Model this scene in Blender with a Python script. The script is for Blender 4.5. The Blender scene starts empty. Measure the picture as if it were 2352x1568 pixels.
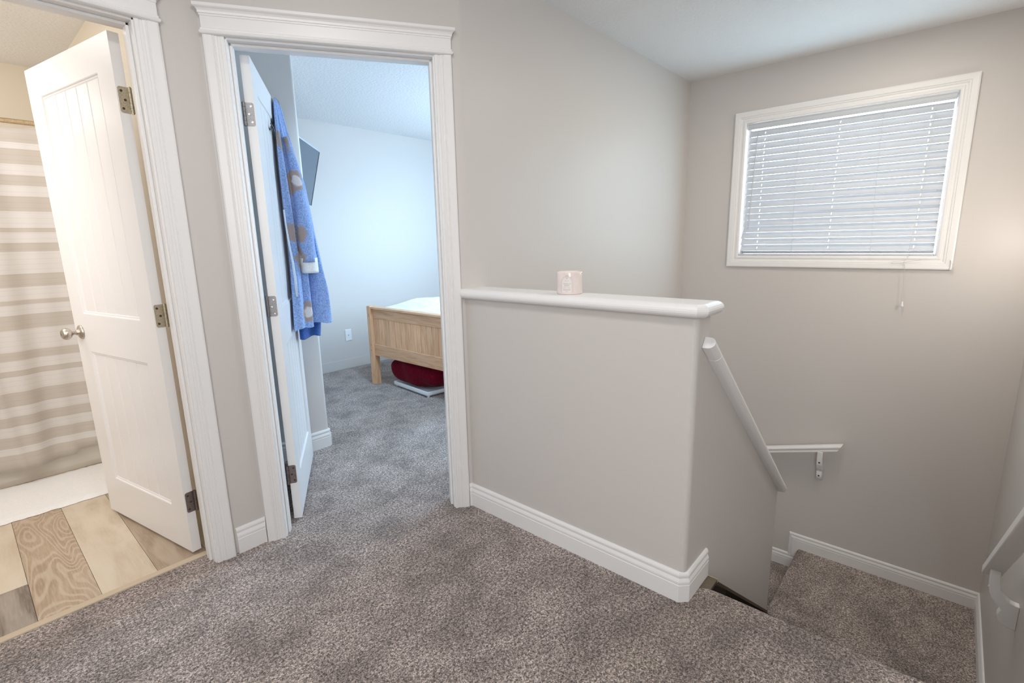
import bpy, bmesh, math, random
from mathutils import Vector, Matrix
random.seed(7)
SC = bpy.context.scene
COL = SC.collection
V = Vector

# ------------------------------------------------------------------ camera
cam_d = bpy.data.cameras.new('camera')
cam = bpy.data.objects.new('camera', cam_d); COL.objects.link(cam)
F_PX = 1140.37
cam_d.sensor_width = 36.0
cam_d.lens = F_PX / 2352 * 36.0
cam_d.clip_start = 0.02
yaw, pit, rol = (math.radians(a) for a in (41.565, 11.457, -1.2525))
fw = V((math.cos(yaw)*math.cos(pit), math.sin(yaw)*math.cos(pit), -math.sin(pit)))
r0 = V((math.sin(yaw), -math.cos(yaw), 0)); u0 = r0.cross(fw)
rt = r0*math.cos(rol) + u0*math.sin(rol)
up = u0*math.cos(rol) - r0*math.sin(rol)
cam.matrix_world = Matrix(((rt.x, up.x, -fw.x, 0), (rt.y, up.y, -fw.y, 0), (rt.z, up.z, -fw.z, 1.29), (0, 0, 0, 1)))
SC.camera = cam

# ------------------------------------------------------------------ world, lights, exposure
SC.view_settings.view_transform = 'Standard'
SC.view_settings.look = 'None'
SC.view_settings.gamma = 1.0
SC.view_settings.use_curve_mapping = False
SC.view_settings.exposure = 0.10
SC.cycles.max_bounces = 12
SC.cycles.diffuse_bounces = 8
SC.cycles.sample_clamp_indirect = 6.0
w = bpy.data.worlds.new('world'); SC.world = w; w.use_nodes = True
bg = w.node_tree.nodes['Background']
bg.inputs[0].default_value = (0.86, 0.93, 1.0, 1); bg.inputs[1].default_value = 7.0

def area(name, loc, target, sx, sy, watts, color, spread=180):
    d = bpy.data.lights.new(name, 'AREA'); d.shape = 'RECTANGLE'; d.size = sx; d.size_y = sy
    d.energy = watts; d.color = color; d.spread = math.radians(spread)
    o = bpy.data.objects.new(name, d); COL.objects.link(o); o.location = loc
    o.rotation_euler = (V(target) - V(loc)).to_track_quat('-Z', 'Y').to_euler()
    return o
def point(name, loc, watts, color, rad):
    d = bpy.data.lights.new(name, 'POINT'); d.energy = watts; d.color = color; d.shadow_soft_size = rad
    o = bpy.data.objects.new(name, d); COL.objects.link(o); o.location = loc
    return o
# hall ceiling lamp, stair wall lamp, bathroom lamp, bedroom window, and added fills
area('hall_ceiling_light', (0.48, 0.95, 2.41), (0.48, 0.95, 0), 0.34, 0.34, 11.5, (1.0, 0.98, 0.965))
area('hall_rear_fill', (-1.25, -1.05, 1.75), (2.2, 1.0, 1.25), 1.5, 1.3, 56, (0.93, 0.98, 1.03))  # added fill behind the viewpoint, no fixture, evens out the hall and stair walls
area('stair_top_fill', (2.95, 0.35, 2.42), (2.95, 0.35, 0), 0.5, 0.4, 13.5, (1.0, 0.90, 0.77))  # added fill, no fixture here, brightens the stairwell walls
point('stair_wall_lamp', (3.46, -0.27, 1.22), 5.2, (1.0, 0.93, 0.86), 0.055)
area('bathroom_ceiling_light', (-0.35, 3.25, 2.41), (-0.35, 3.25, 0), 1.0, 0.6, 10, (1.0, 0.985, 1.0))
area('bathroom_curtain_fill', (-0.52, 2.36, 1.45), (-0.25, 3.8, 1.1), 0.6, 0.9, 8.5, (1.0, 0.99, 1.02))  # added fill by the doorway wall, brightens curtain and tub front
point('bathtub_fill', (-0.25, 4.15, 2.20), 6.5, (1.0, 0.97, 0.94), 0.10)  # added fill above the tub, lifts the back wall and bathroom ceiling
area('bedroom_window_light', (4.70, 2.42, 1.50), (1.5, 2.7, 1.4), 1.25, 1.15, 80, (0.48, 0.735, 1.0))
area('bedroom_carpet_fill', (2.05, 2.42, 2.41), (2.25, 3.95, 0), 0.36, 0.36, 15, (0.50, 0.75, 1.0), 95)  # added cool fill, no fixture, reaches the carpet the bed blocks from daylight
area('stair_window_fill', (3.925, 0.657, 1.62), (2.4, 0.657, 1.62), 1.1, 0.9, 8.3, (0.48, 0.79, 1.0))  # added fill on the room side of the blind, cools the stair ceiling

# ------------------------------------------------------------------ materials
def mat(name, col, rough=0.5, metal=0.0, spec=0.5):
    m = bpy.data.materials.new(name); m.use_nodes = True
    b = m.node_tree.nodes['Principled BSDF']
    b.inputs['Base Color'].default_value = (*col, 1); b.inputs['Roughness'].default_value = rough
    b.inputs['Metallic'].default_value = metal; b.inputs['Specular IOR Level'].default_value = spec
    return m, m.node_tree, b
def N(nt, typ, **kw):
    n = nt.nodes.new(typ)
    for k, v in kw.items():
        if k in n.inputs: n.inputs[k].default_value = v
        else: setattr(n, k, v)
    return n
def pos(nt, scale=(1, 1, 1), rot=(0, 0, 0), obj=False):
    tc = N(nt, 'ShaderNodeTexCoord'); mp = N(nt, 'ShaderNodeMapping')
    mp.inputs['Scale'].default_value = scale; mp.inputs['Rotation'].default_value = rot
    if obj: nt.links.new(tc.outputs['Object'], mp.inputs['Vector'])
    else:
        g = N(nt, 'ShaderNodeNewGeometry'); nt.links.new(g.outputs['Position'], mp.inputs['Vector'])
    return mp.outputs['Vector']
def noise(nt, vec, scale, detail=2.0, rough=0.5, dist=0.0):
    n = N(nt, 'ShaderNodeTexNoise'); n.inputs['Scale'].default_value = scale; n.inputs['Detail'].default_value = detail
    n.inputs['Roughness'].default_value = rough; n.inputs['Distortion'].default_value = dist
    nt.links.new(vec, n.inputs['Vector']); return n
def ramp(nt, fac, stops):
    r = N(nt, 'ShaderNodeValToRGB'); e = r.color_ramp.elements
    while len(e) < len(stops): e.new(0.5)
    for el, (p, c) in zip(e, stops):
        el.position = p; el.color = (*c, 1) if len(c) == 3 else c
    nt.links.new(fac, r.inputs['Fac']); return r.outputs['Color']
def bump(nt, b, h, strength, dist):
    n = N(nt, 'ShaderNodeBump'); n.inputs['Strength'].default_value = strength; n.inputs['Distance'].default_value = dist
    nt.links.new(h, n.inputs['Height']); nt.links.new(n.outputs['Normal'], b.inputs['Normal']); return n
def mix(nt, fac, a, b, mode='MIX'):
    n = N(nt, 'ShaderNodeMix', data_type='RGBA', blend_type=mode)
    if isinstance(fac, (int, float)): n.inputs[0].default_value = fac
    else: nt.links.new(fac, n.inputs[0])
    for s, x in ((6, a), (7, b)):
        if isinstance(x, tuple): n.inputs[s].default_value = (*x, 1)
        else: nt.links.new(x, n.inputs[s])
    return n.outputs[2]

def paint(name, col, rough, bs=0.12, sc=170):
    m, nt, b = mat(name, col, rough, spec=0.35)
    n = noise(nt, pos(nt), sc, 3); bump(nt, b, n.outputs['Fac'], bs, 0.0012)
    return m
M_WALL = paint('greige_wall_paint', (0.60, 0.565, 0.535), 0.42)
M_BEDWALL = paint('pale_wall_paint', (0.64, 0.605, 0.575), 0.45)
M_BATHWALL = paint('cream_wall_paint', (0.76, 0.70, 0.595), 0.5)
def ceilmat():
    m, nt, b = mat('textured_ceiling_paint', (0.80, 0.795, 0.79), 0.85, spec=0.1)
    n = noise(nt, pos(nt), 62, 3, 0.62); bump(nt, b, n.outputs['Fac'], 0.55, 0.008); return m
M_CEIL = ceilmat()
def trimmat(name, col, streak):
    m, nt, b = mat(name, col, 0.34, spec=0.4)
    n = noise(nt, pos(nt, streak), 1.0, 2); bump(nt, b, n.outputs['Fac'], 0.02, 0.001); return m
M_TRIM = trimmat('white_trim_paint', (0.80, 0.785, 0.77), (160, 160, 5))
M_TRIMH = trimmat('white_trim_paint_level', (0.80, 0.785, 0.77), (6, 6, 160))
M_DOOR = trimmat('white_door_paint', (0.80, 0.78, 0.765), (90, 90, 4))
def carpet():
    m, nt, b = mat('brown_grey_carpet', (0.3, 0.25, 0.23), 1.0, spec=0.05)
    p = pos(nt)
    f1 = noise(nt, p, 210, 3, 0.65, 0.8); f2 = noise(nt, p, 95, 2, 0.5)
    add = N(nt, 'ShaderNodeMath', operation='ADD'); nt.links.new(f1.outputs['Fac'], add.inputs[0])
    sc2 = N(nt, 'ShaderNodeMath', operation='MULTIPLY_ADD'); sc2.inputs[1].default_value = 0.45; sc2.inputs[2].default_value = -0.225
    nt.links.new(f2.outputs['Fac'], sc2.inputs[0]); nt.links.new(sc2.outputs[0], add.inputs[1])
    tuft = ramp(nt, add.outputs[0], [(0.34, (0.045, 0.031, 0.025)), (0.50, (0.32, 0.255, 0.225)), (0.64, (0.80, 0.69, 0.635))])
    lay = noise(nt, pos(nt, (1, 1, 1), (0, 0, 0.5)), 4.2, 4, 0.6, 0.6)
    lay2 = noise(nt, pos(nt, (1.0, 1.35, 1.0), (0, 0, 0.9)), 5.5, 4, 0.65, 0.5)
    k = N(nt, 'ShaderNodeMath', operation='ADD'); nt.links.new(lay.outputs['Fac'], k.inputs[0]); nt.links.new(lay2.outputs['Fac'], k.inputs[1])
    g = ramp(nt, k.outputs[0], [(0.40, (0.80, 0.775, 0.76)), (0.52, (1.18, 1.17, 1.16)), (0.64, (1.45, 1.45, 1.45))])
    k2 = N(nt, 'ShaderNodeMath', operation='MULTIPLY'); k2.inputs[1].default_value = 0.5; nt.links.new(k.outputs[0], k2.inputs[0])
    nt.links.new(k2.outputs[0], g.node.inputs['Fac'])
    # trodden, brushed pile at the stair head, plus painted shade against the lamps
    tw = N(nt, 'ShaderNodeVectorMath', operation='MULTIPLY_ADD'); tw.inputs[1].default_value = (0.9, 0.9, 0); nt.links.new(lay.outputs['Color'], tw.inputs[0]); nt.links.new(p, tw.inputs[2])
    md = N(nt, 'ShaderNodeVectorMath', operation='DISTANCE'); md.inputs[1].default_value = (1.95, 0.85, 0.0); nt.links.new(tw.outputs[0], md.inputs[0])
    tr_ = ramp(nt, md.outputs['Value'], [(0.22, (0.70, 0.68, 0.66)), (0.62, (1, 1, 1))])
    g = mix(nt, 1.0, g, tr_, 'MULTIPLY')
    c = mix(nt, 1.0, tuft, g, 'MULTIPLY'); nt.links.new(c, b.inputs['Base Color'])
    b.inputs['Sheen Weight'].default_value = 0.25; b.inputs['Sheen Roughness'].default_value = 0.6
    bump(nt, b, add.outputs[0], 0.9, 0.012); return m
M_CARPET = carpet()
def vinyl(name, c1, c2, c3, ring, seed):
    m, nt, b = mat(name, c1, 0.42, spec=0.35)
    p = pos(nt, (1, 1, 1))
    mp = N(nt, 'ShaderNodeMapping'); mp.inputs['Location'].default_value = (seed*1.7, seed*0.9, 0); mp.inputs['Scale'].default_value = (8, 1.5, 1)
    nt.links.new(p, mp.inputs['Vector'])
    w_ = N(nt, 'ShaderNodeTexNoise'); w_.inputs['Scale'].default_value = 1.0; w_.inputs['Detail'].default_value = 1.2; w_.inputs['Distortion'].default_value = 0.25
    nt.links.new(mp.outputs['Vector'], w_.inputs['Vector'])
    mu = N(nt, 'ShaderNodeMath', operation='MULTIPLY'); mu.inputs[1].default_value = ring; nt.links.new(w_.outputs['Fac'], mu.inputs[0])
    si = N(nt, 'ShaderNodeMath', operation='SINE'); nt.links.new(mu.outputs[0], si.inputs[0])
    rg = N(nt, 'ShaderNodeMapRange'); rg.inputs['From Min'].default_value = -1; nt.links.new(si.outputs[0], rg.inputs['Value'])
    fine = noise(nt, pos(nt, (160, 12, 1)), 1.0, 3, 0.6)
    blot = noise(nt, pos(nt, (6, 2.4, 1)), 1.3, 4, 0.6, 0.4)
    base = mix(nt, ramp(nt, blot.outputs['Fac'], [(0.38, (0, 0, 0)), (0.64, (1, 1, 1))]), c1, c2)
    a = mix(nt, ramp(nt, rg.outputs['Result'], [(0.50, (0, 0, 0)), (0.97, (0.50, 0.50, 0.50))]), base, c3)
    a = mix(nt, ramp(nt, fine.outputs['Fac'], [(0.42, (0, 0, 0)), (0.75, (0.45, 0.45, 0.45))]), a, c3)
    nt.links.new(a, b.inputs['Base Color']); bump(nt, b, fine.outputs['Fac'], 0.08, 0.001)
    return m
M_VIN_TAN = vinyl('tan_vinyl_plank', (0.44, 0.335, 0.235), (0.36, 0.26, 0.175), (0.62, 0.52, 0.405), 150, 1.0)
M_VIN_PALE = vinyl('pale_vinyl_plank', (0.64, 0.555, 0.43), (0.53, 0.43, 0.31), (0.68, 0.60, 0.48), 16, 2.3)
M_VIN_BRN = vinyl('brown_vinyl_plank', (0.42, 0.33, 0.24), (0.34, 0.255, 0.18), (0.52, 0.43, 0.33), 48, 4.1)
M_VIN_GREY = vinyl('grey_vinyl_plank', (0.235, 0.19, 0.15), (0.17, 0.135, 0.105), (0.46, 0.40, 0.34), 26, 5.2)
def metal(name, c, r):
    m, nt, b = mat(name, c, r, 1.0)
    n = noise(nt, pos(nt), 260, 3); nt.links.new(ramp(nt, n.outputs['Fac'], [(0.35, tuple(x*0.72 for x in c)), (0.6, c)]), b.inputs['Base Color']); return m
M_NICKEL = metal('satin_nickel', (0.66, 0.60, 0.53), 0.34)
M_STEEL = metal('grey_hinge_steel', (0.36, 0.345, 0.345), 0.55)
M_BRASSY = metal('aged_nickel', (0.62, 0.55, 0.42), 0.36)
M_RUST = metal('tarnished_hinge_steel', (0.30, 0.245, 0.23), 0.5)
M_BRONZE = metal('bronze_edging', (0.20, 0.165, 0.125), 0.55)
M_BLACK = mat('black_metal', (0.012, 0.012, 0.014), 0.4)[0]
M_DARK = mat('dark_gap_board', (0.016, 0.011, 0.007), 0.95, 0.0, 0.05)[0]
M_SCREW = mat('screw_recess', (0.10, 0.085, 0.065), 0.45, 0.8)[0]
M_HOLE = mat('dark_hole', (0.02, 0.018, 0.016), 0.8)[0]
def slatmat():
    m, nt, b = mat('white_slat_vinyl', (0.60, 0.625, 0.65), 0.5)
    b.inputs['Transmission Weight'].default_value = 0.0
    tr = N(nt, 'ShaderNodeBsdfTranslucent'); tr.inputs['Color'].default_value = (0.62, 0.72, 0.88, 1)
    mx = N(nt, 'ShaderNodeMixShader'); mx.inputs[0].default_value = 0.10
    nt.links.new(b.outputs[0], mx.inputs[1]); nt.links.new(tr.outputs[0], mx.inputs[2])
    nt.links.new(mx.outputs[0], nt.nodes['Material Output'].inputs['Surface'])
    n = noise(nt, pos(nt, (30, 2, 30)), 3, 2); bump(nt, b, n.outputs['Fac'], 0.03, 0.001)
    return m
M_SLAT = slatmat()
M_CORD = mat('white_cord', (0.62, 0.61, 0.59), 0.7)[0]
M_WAND = mat('clear_grey_wand', (0.52, 0.55, 0.58), 0.25)[0]
M_PLASTIC = mat('white_plastic', (0.82, 0.82, 0.82), 0.35)[0]
def glassmat():
    m, nt, b = mat('window_glass', (1, 1, 1), 0.0)
    b.inputs['Transmission Weight'].default_value = 1.0; b.inputs['IOR'].default_value = 1.45; return m
M_GLASS = glassmat()
def pine():
    m, nt, b = mat('oiled_pine', (0.5, 0.33, 0.19), 0.42)
    oi = N(nt, 'ShaderNodeObjectInfo')
    vadd = N(nt, 'ShaderNodeVectorMath', operation='MULTIPLY_ADD'); vadd.inputs[1].default_value = (1, 1, 1)
    nt.links.new(pos(nt), vadd.inputs[0])
    cmb = N(nt, 'ShaderNodeCombineXYZ'); sm = N(nt, 'ShaderNodeMath', operation='MULTIPLY'); sm.inputs[1].default_value = 7.0
    nt.links.new(oi.outputs['Random'], sm.inputs[0]); nt.links.new(sm.outputs[0], cmb.inputs[0]); nt.links.new(cmb.outputs[0], vadd.inputs[2])
    mp = N(nt, 'ShaderNodeMapping'); mp.inputs['Scale'].default_value = (46, 50, 4); nt.links.new(vadd.outputs[0], mp.inputs['Vector'])
    n = N(nt, 'ShaderNodeTexNoise'); n.inputs['Scale'].default_value = 1; n.inputs['Detail'].default_value = 4; n.inputs['Distortion'].default_value = 1.2
    nt.links.new(mp.outputs[0], n.inputs['Vector'])
    c = ramp(nt, n.outputs['Fac'], [(0.34, (0.56, 0.315, 0.165)), (0.52, (0.68, 0.41, 0.24)), (0.70, (0.74, 0.48, 0.30))])
    hsv = N(nt, 'ShaderNodeHueSaturation'); mr = N(nt, 'ShaderNodeMapRange'); mr.inputs['To Min'].default_value = 0.86; mr.inputs['To Max'].default_value = 1.1
    nt.links.new(oi.outputs['Random'], mr.inputs['Value']); nt.links.new(mr.outputs['Result'], hsv.inputs['Value']); nt.links.new(c, hsv.inputs['Color'])
    nt.links.new(hsv.outputs['Color'], b.inputs['Base Color']); bump(nt, b, n.outputs['Fac'], 0.06, 0.001); return m
def pineh():
    m = M_PINE.copy(); m.name = 'oiled_pine_level'
    for n in m.node_tree.nodes:
        if n.type == 'MAPPING' and abs(n.inputs['Scale'].default_value[2] - 4) < .01: n.inputs['Scale'].default_value = (46, 3.5, 55)
    return m
M_PINE = pine(); M_PINEH = pineh()
def cloth(name, c1, c2, sc, bs, bd, rough=0.95, sheen=0.3):
    m, nt, b = mat(name, c1, rough, spec=0.1)
    n = noise(nt, pos(nt), sc, 3, 0.6); nt.links.new(ramp(nt, n.outputs['Fac'], [(0.35, c1), (0.65, c2)]), b.inputs['Base Color'])
    b.inputs['Sheen Weight'].default_value = sheen; bump(nt, b, n.outputs['Fac'], bs, bd); return m
M_SHEET = cloth('white_bed_linen', (0.78, 0.79, 0.80), (0.86, 0.86, 0.86), 18, 0.5, 0.01)
M_RED = cloth('maroon_fleece', (0.085, 0.0015, 0.009), (0.14, 0.003, 0.015), 60, 0.4, 0.004, 1.0, 0.03)
M_MAT = cloth('white_bath_mat_pile', (0.88, 0.87, 0.86), (0.94, 0.935, 0.93), 190, 0.5, 0.006)
M_CUFF = cloth('pale_ribbed_cuff', (0.68, 0.72, 0.74), (0.78, 0.81, 0.82), 120, 0.3, 0.002)
M_HEM = cloth('deep_blue_robe_lining', (0.03, 0.10, 0.38), (0.06, 0.16, 0.50), 140, 0.7, 0.006)
M_TIE = cloth('pale_blue_tie_cord', (0.55, 0.66, 0.80), (0.66, 0.75, 0.86), 150, 0.3, 0.002)
def robemat():
    m, nt, b = mat('blue_fleece_with_brown_patches', (0.15, 0.3, 0.7), 0.95, spec=0.08)
    p = pos(nt); f = noise(nt, p, 150, 3, 0.65)
    blue = ramp(nt, f.outputs['Fac'], [(0.34, (0.15, 0.27, 0.58)), (0.62, (0.34, 0.48, 0.80))])
    vo = N(nt, 'ShaderNodeTexVoronoi'); vo.inputs['Scale'].default_value = 4.3; vo.inputs['Randomness'].default_value = 0.85
    wob = noise(nt, p, 14, 2); va = N(nt, 'ShaderNodeVectorMath', operation='MULTIPLY_ADD'); va.inputs[1].default_value = (0.09, 0.09, 0.09)
    nt.links.new(wob.outputs['Color'], va.inputs[0]); nt.links.new(p, va.inputs[2]); nt.links.new(va.outputs[0], vo.inputs['Vector'])
    k = ramp(nt, vo.outputs['Distance'], [(0.235, (1, 1, 1)), (0.285, (0, 0, 0))])
    k2 = ramp(nt, vo.outputs['Distance'], [(0.11, (1, 1, 1)), (0.15, (0, 0, 0))])
    c = mix(nt, k, blue, (0.36, 0.30, 0.285)); c = mix(nt, k2, c, (0.66, 0.66, 0.68))
    nt.links.new(c, b.inputs['Base Color']); b.inputs['Sheen Weight'].default_value = 0.35
    bump(nt, b, f.outputs['Fac'], 0.8, 0.006); return m
M_ROBE = robemat()
ZSTR = [1.935, 1.85, 1.817, 1.741, 1.685, 1.632, 1.573, 1.497, 1.412, 1.388, 1.331, 1.282, 1.167, 1.094, 1.03, 1.005, .95, .87, .757, .706, .65, .62, .535, .458, .40, .351, .296, .227, .189, .05]
def curtainmat():
    m, nt, b = mat('striped_curtain_cloth', (0.8, 0.76, 0.72), 0.9, spec=0.1)
    g = N(nt, 'ShaderNodeNewGeometry'); s = N(nt, 'ShaderNodeSeparateXYZ'); nt.links.new(g.outputs['Position'], s.inputs[0])
    mr = N(nt, 'ShaderNodeMapRange'); mr.inputs['From Min'].default_value = 0.0; mr.inputs['From Max'].default_value = 2.0
    nt.links.new(s.outputs['Z'], mr.inputs['Value'])
    beige, white = (0.72, 0.67, 0.61), (0.87, 0.85, 0.83)
    st = [(0.0, beige)]
    zs = sorted(ZSTR)
    for i, z in enumerate(zs[1:]):
        st.append((z/2.0, white if i % 2 == 0 else beige))
    r = N(nt, 'ShaderNodeValToRGB'); r.color_ramp.interpolation = 'CONSTANT'
    e = r.color_ramp.elements
    while len(e) < len(st): e.new(0.5)
    for el, (p_, c) in zip(e, st): el.position = p_; el.color = (*c, 1)
    nt.links.new(mr.outputs['Result'], r.inputs['Fac'])
    # thin woven lines inside the white bands
    mu = N(nt, 'ShaderNodeMath', operation='MULTIPLY'); mu.inputs[1].default_value = 2*math.pi/0.027; nt.links.new(s.outputs['Z'], mu.inputs[0])
    si = N(nt, 'ShaderNodeMath', operation='SINE'); nt.links.new(mu.outputs[0], si.inputs[0])
    ln = ramp(nt, si.outputs[0], [(0.965, (1, 1, 1)), (0.995, (0.90, 0.89, 0.88))])
    c = mix(nt, 1.0, r.outputs['Color'], ln, 'MULTIPLY'); nt.links.new(c, b.inputs['Base Color'])
    tr = N(nt, 'ShaderNodeBsdfTranslucent'); nt.links.new(c, tr.inputs['Color'])
    mx = N(nt, 'ShaderNodeMixShader'); mx.inputs[0].default_value = 0.25
    nt.links.new(b.outputs[0], mx.inputs[1]); nt.links.new(tr.outputs[0], mx.inputs[2]); nt.links.new(mx.outputs[0], nt.nodes['Material Output'].inputs['Surface'])
    n = noise(nt, pos(nt, (300, 300, 300)), 1.0, 2); bump(nt, b, n.outputs['Fac'], 0.15, 0.001)
    return m
M_CURT = curtainmat()
M_TUB = mat('cream_tub_enamel', (0.80, 0.755, 0.68), 0.25)[0]
M_CHROMEW = metal('warm_chrome_rod', (0.72, 0.60, 0.44), 0.25)
def screenmat():
    m, nt, b = mat('dark_glossy_screen', (0.035, 0.07, 0.11), 0.16, spec=0.6); return m
M_SCREEN = screenmat()
M_TVFRAME = mat('dark_screen_frame', (0.02, 0.03, 0.045), 0.4)[0]
M_TVEDGE = mat('pale_screen_edge', (0.55, 0.62, 0.68), 0.35, 0.3)[0]
def waxglass():
    m, nt, b = mat('blush_glass_jar', (0.80, 0.70, 0.665), 0.12, spec=0.5)
    n = noise(nt, pos(nt), 30, 2); nt.links.new(ramp(nt, n.outputs['Fac'], [(0.3, (0.78, 0.67, 0.63)), (0.7, (0.83, 0.735, 0.70))]), b.inputs['Base Color'])
    b.inputs['Subsurface Weight'].default_value = 0.15; b.inputs['Subsurface Radius'].default_value = (0.01, 0.006, 0.004); return m
M_JAR = waxglass()
M_WAX = mat('cream_wax', (0.80, 0.74, 0.66), 0.5)[0]
M_LABEL = mat('cream_paper_label', (0.80, 0.735, 0.70), 0.6)[0]
M_INK = mat('taupe_print', (0.40, 0.335, 0.315), 0.7)[0]

# ------------------------------------------------------------------ mesh helpers
def mk(name, verts, faces, m, parent=None, smooth=False, bev=0.0, seg=2, matrix=None):
    me = bpy.data.meshes.new(name)
    me.from_pydata([tuple(v) for v in verts], [], faces); me.update()
    bm = bmesh.new(); bm.from_mesh(me); bmesh.ops.recalc_face_normals(bm, faces=bm.faces); bm.to_mesh(me); bm.free()
    o = bpy.data.objects.new(name, me); COL.objects.link(o)
    me.materials.append(m)
    if smooth: me.polygons.foreach_set('use_smooth', [True]*len(me.polygons))
    if bev > 0:
        b = o.modifiers.new('soft_edges', 'BEVEL'); b.width = bev; b.segments = seg; b.limit_method = 'ANGLE'; b.angle_limit = math.radians(40)
        b.harden_normals = False
    if parent: o.parent = parent
    return o
def join(*parts):
    vs, fs = [], []
    for v, f in parts:
        n = len(vs); vs += list(v); fs += [tuple(i+n for i in q) for q in f]
    return vs, fs
def box(x0, x1, y0, y1, z0, z1):
    return ([V((x, y, z)) for z in (z0, z1) for y in (y0, y1) for x in (x0, x1)],
            [(0, 2, 3, 1), (4, 5, 7, 6), (0, 1, 5, 4), (2, 6, 7, 3), (0, 4, 6, 2), (1, 3, 7, 5)])
def prism(poly, z0, z1):           # footprint (x, y) raised from z0 to z1
    n = len(poly)
    vs = [V((p[0], p[1], z0)) for p in poly] + [V((p[0], p[1], z1)) for p in poly]
    return vs, [tuple(range(n))[::-1], tuple(range(n, 2*n))] + [(i, (i+1) % n, n+(i+1) % n, n+i) for i in range(n)]
def sweep(prof, pts, A, B, closed=False, caps=True):
    k = len(prof); vs = []
    for P, a, b in zip(pts, A, B): vs += [P + a*x + b*y for x, y in prof]
    n = len(pts); fs = []
    for i in range(n if closed else n-1):
        j = (i+1) % n
        fs += [(i*k+q, i*k+(q+1) % k, j*k+(q+1) % k, j*k+q) for q in range(k)]
    if not closed and caps: fs += [tuple(range(k)), tuple(range((n-1)*k, n*k))[::-1]]
    return vs, fs
def path_molding(prof, pts, z, left=True):      # moulding along a floor-plan polyline, wall on the other side of 'left'
    s = 1 if left else -1
    P = [V((p[0], p[1])) for p in pts]; n = len(P); A = []
    ns = []
    for i in range(n-1):
        d = (P[i+1]-P[i]).normalized(); ns.append(V((-d.y, d.x))*s)
    for i in range(n):
        a = ns[max(i-1, 0)]; b = ns[min(i, n-2)]
        m = (a+b); m = m/(m.dot(a)) if m.length > 1e-6 else a
        A.append(V((m.x, m.y, 0)))
    zz = z if isinstance(z, (list, tuple)) else [z]*n
    return sweep(prof, [V((p.x, p.y, q)) for p, q in zip(P, zz)], A, [V((0, 0, 1))]*n)
def arc(cx, cy, r, a0, a1, n):
    return [(cx + r*math.cos(math.radians(a0+(a1-a0)*i/n)), cy + r*math.sin(math.radians(a0+(a1-a0)*i/n))) for i in range(n+1)]
def lathe(prof, n=32, axis='z'):       # prof [(r, h)]
    vs, fs = [], []
    for i in range(n):
        c, s = math.cos(2*math.pi*i/n), math.sin(2*math.pi*i/n)
        for r, h in prof: vs.append(V((r*c, r*s, h)))
    k = len(prof)
    for i in range(n):
        j = (i+1) % n
        fs += [(i*k+q, j*k+q, j*k+q+1, i*k+q+1) for q in range(k-1)]
    return vs, fs
def tube(pts, r, n=8):
    pts = [V(p) for p in pts]; vs, fs = [], []
    rr = r if isinstance(r, (list, tuple)) else [r]*len(pts)
    for i, p in enumerate(pts):
        t = (pts[min(i+1, len(pts)-1)]-pts[max(i-1, 0)]).normalized()
        a = t.cross(V((0.3, 0.2, 0.93))); a = a.normalized() if a.length > 1e-4 else V((1, 0, 0)); b = t.cross(a)
        vs += [p + (a*math.cos(2*math.pi*q/n) + b*math.sin(2*math.pi*q/n))*rr[i] for q in range(n)]
    for i in range(len(pts)-1):
        fs += [(i*n+q, i*n+(q+1) % n, (i+1)*n+(q+1) % n, (i+1)*n+q) for q in range(n)]
    fs += [tuple(range(n)), tuple(range((len(pts)-1)*n, len(pts)*n))]
    return vs, fs
def xf(geo, M): return [M @ V(v) for v in geo[0]], geo[1]
def tag(o, label=None, cat=None, group=None, kind=None):
    if label: o['label'] = label
    if cat: o['category'] = cat
    if group: o['group'] = group
    if kind: o['kind'] = kind
    return o
def empty(name, loc=(0, 0, 0)):
    o = bpy.data.objects.new(name, None); COL.objects.link(o); o.location = loc; o.empty_display_size = 0.1; return o
def struct(name, geo, m, label, cat, **kw):
    return tag(mk(name, geo[0], geo[1], m, **kw), label, cat, None, 'structure')
def copy_tree(o, parent=None):
    c = o.copy(); COL.objects.link(c); c.parent = parent
    for ch in list(o.children): copy_tree(ch, c)
    return c

# ------------------------------------------------------------------ key geometry
CEIL = 2.44
XH, YE = 1.568, 0.592            # half wall face, half wall end / stair side face
XW, YR, YS = 3.985, -0.362, 1.66   # window wall, right stair wall, long stair wall
YB = 2.17                        # hall face of the bathroom wall
AD = math.radians(-31.634)
DV = V((math.cos(AD), math.sin(AD), 0)); DN = V((-DV.y, DV.x, 0))     # along the angled wall / into the bedroom
CF = 2.2465                      # DN . P on the hall face of the angled wall
ORG = V((0.753, 2.148, 0)); ORG = ORG + DN*(CF - DN.dot(ORG))          # s = 0 at left casing edge, on the wall face
def D(s, d, z=0.0): return ORG + DV*s + DN*d + V((0, 0, z))
def d_from_xy(x): return (CF - DN.x*x)/DN.y
KX = (CF - DN.y*YB)/DN.x         # corner between bathroom wall and angled wall
XC = (CF - DN.y*YS)/DN.x         # angled wall meets long stair wall

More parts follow.
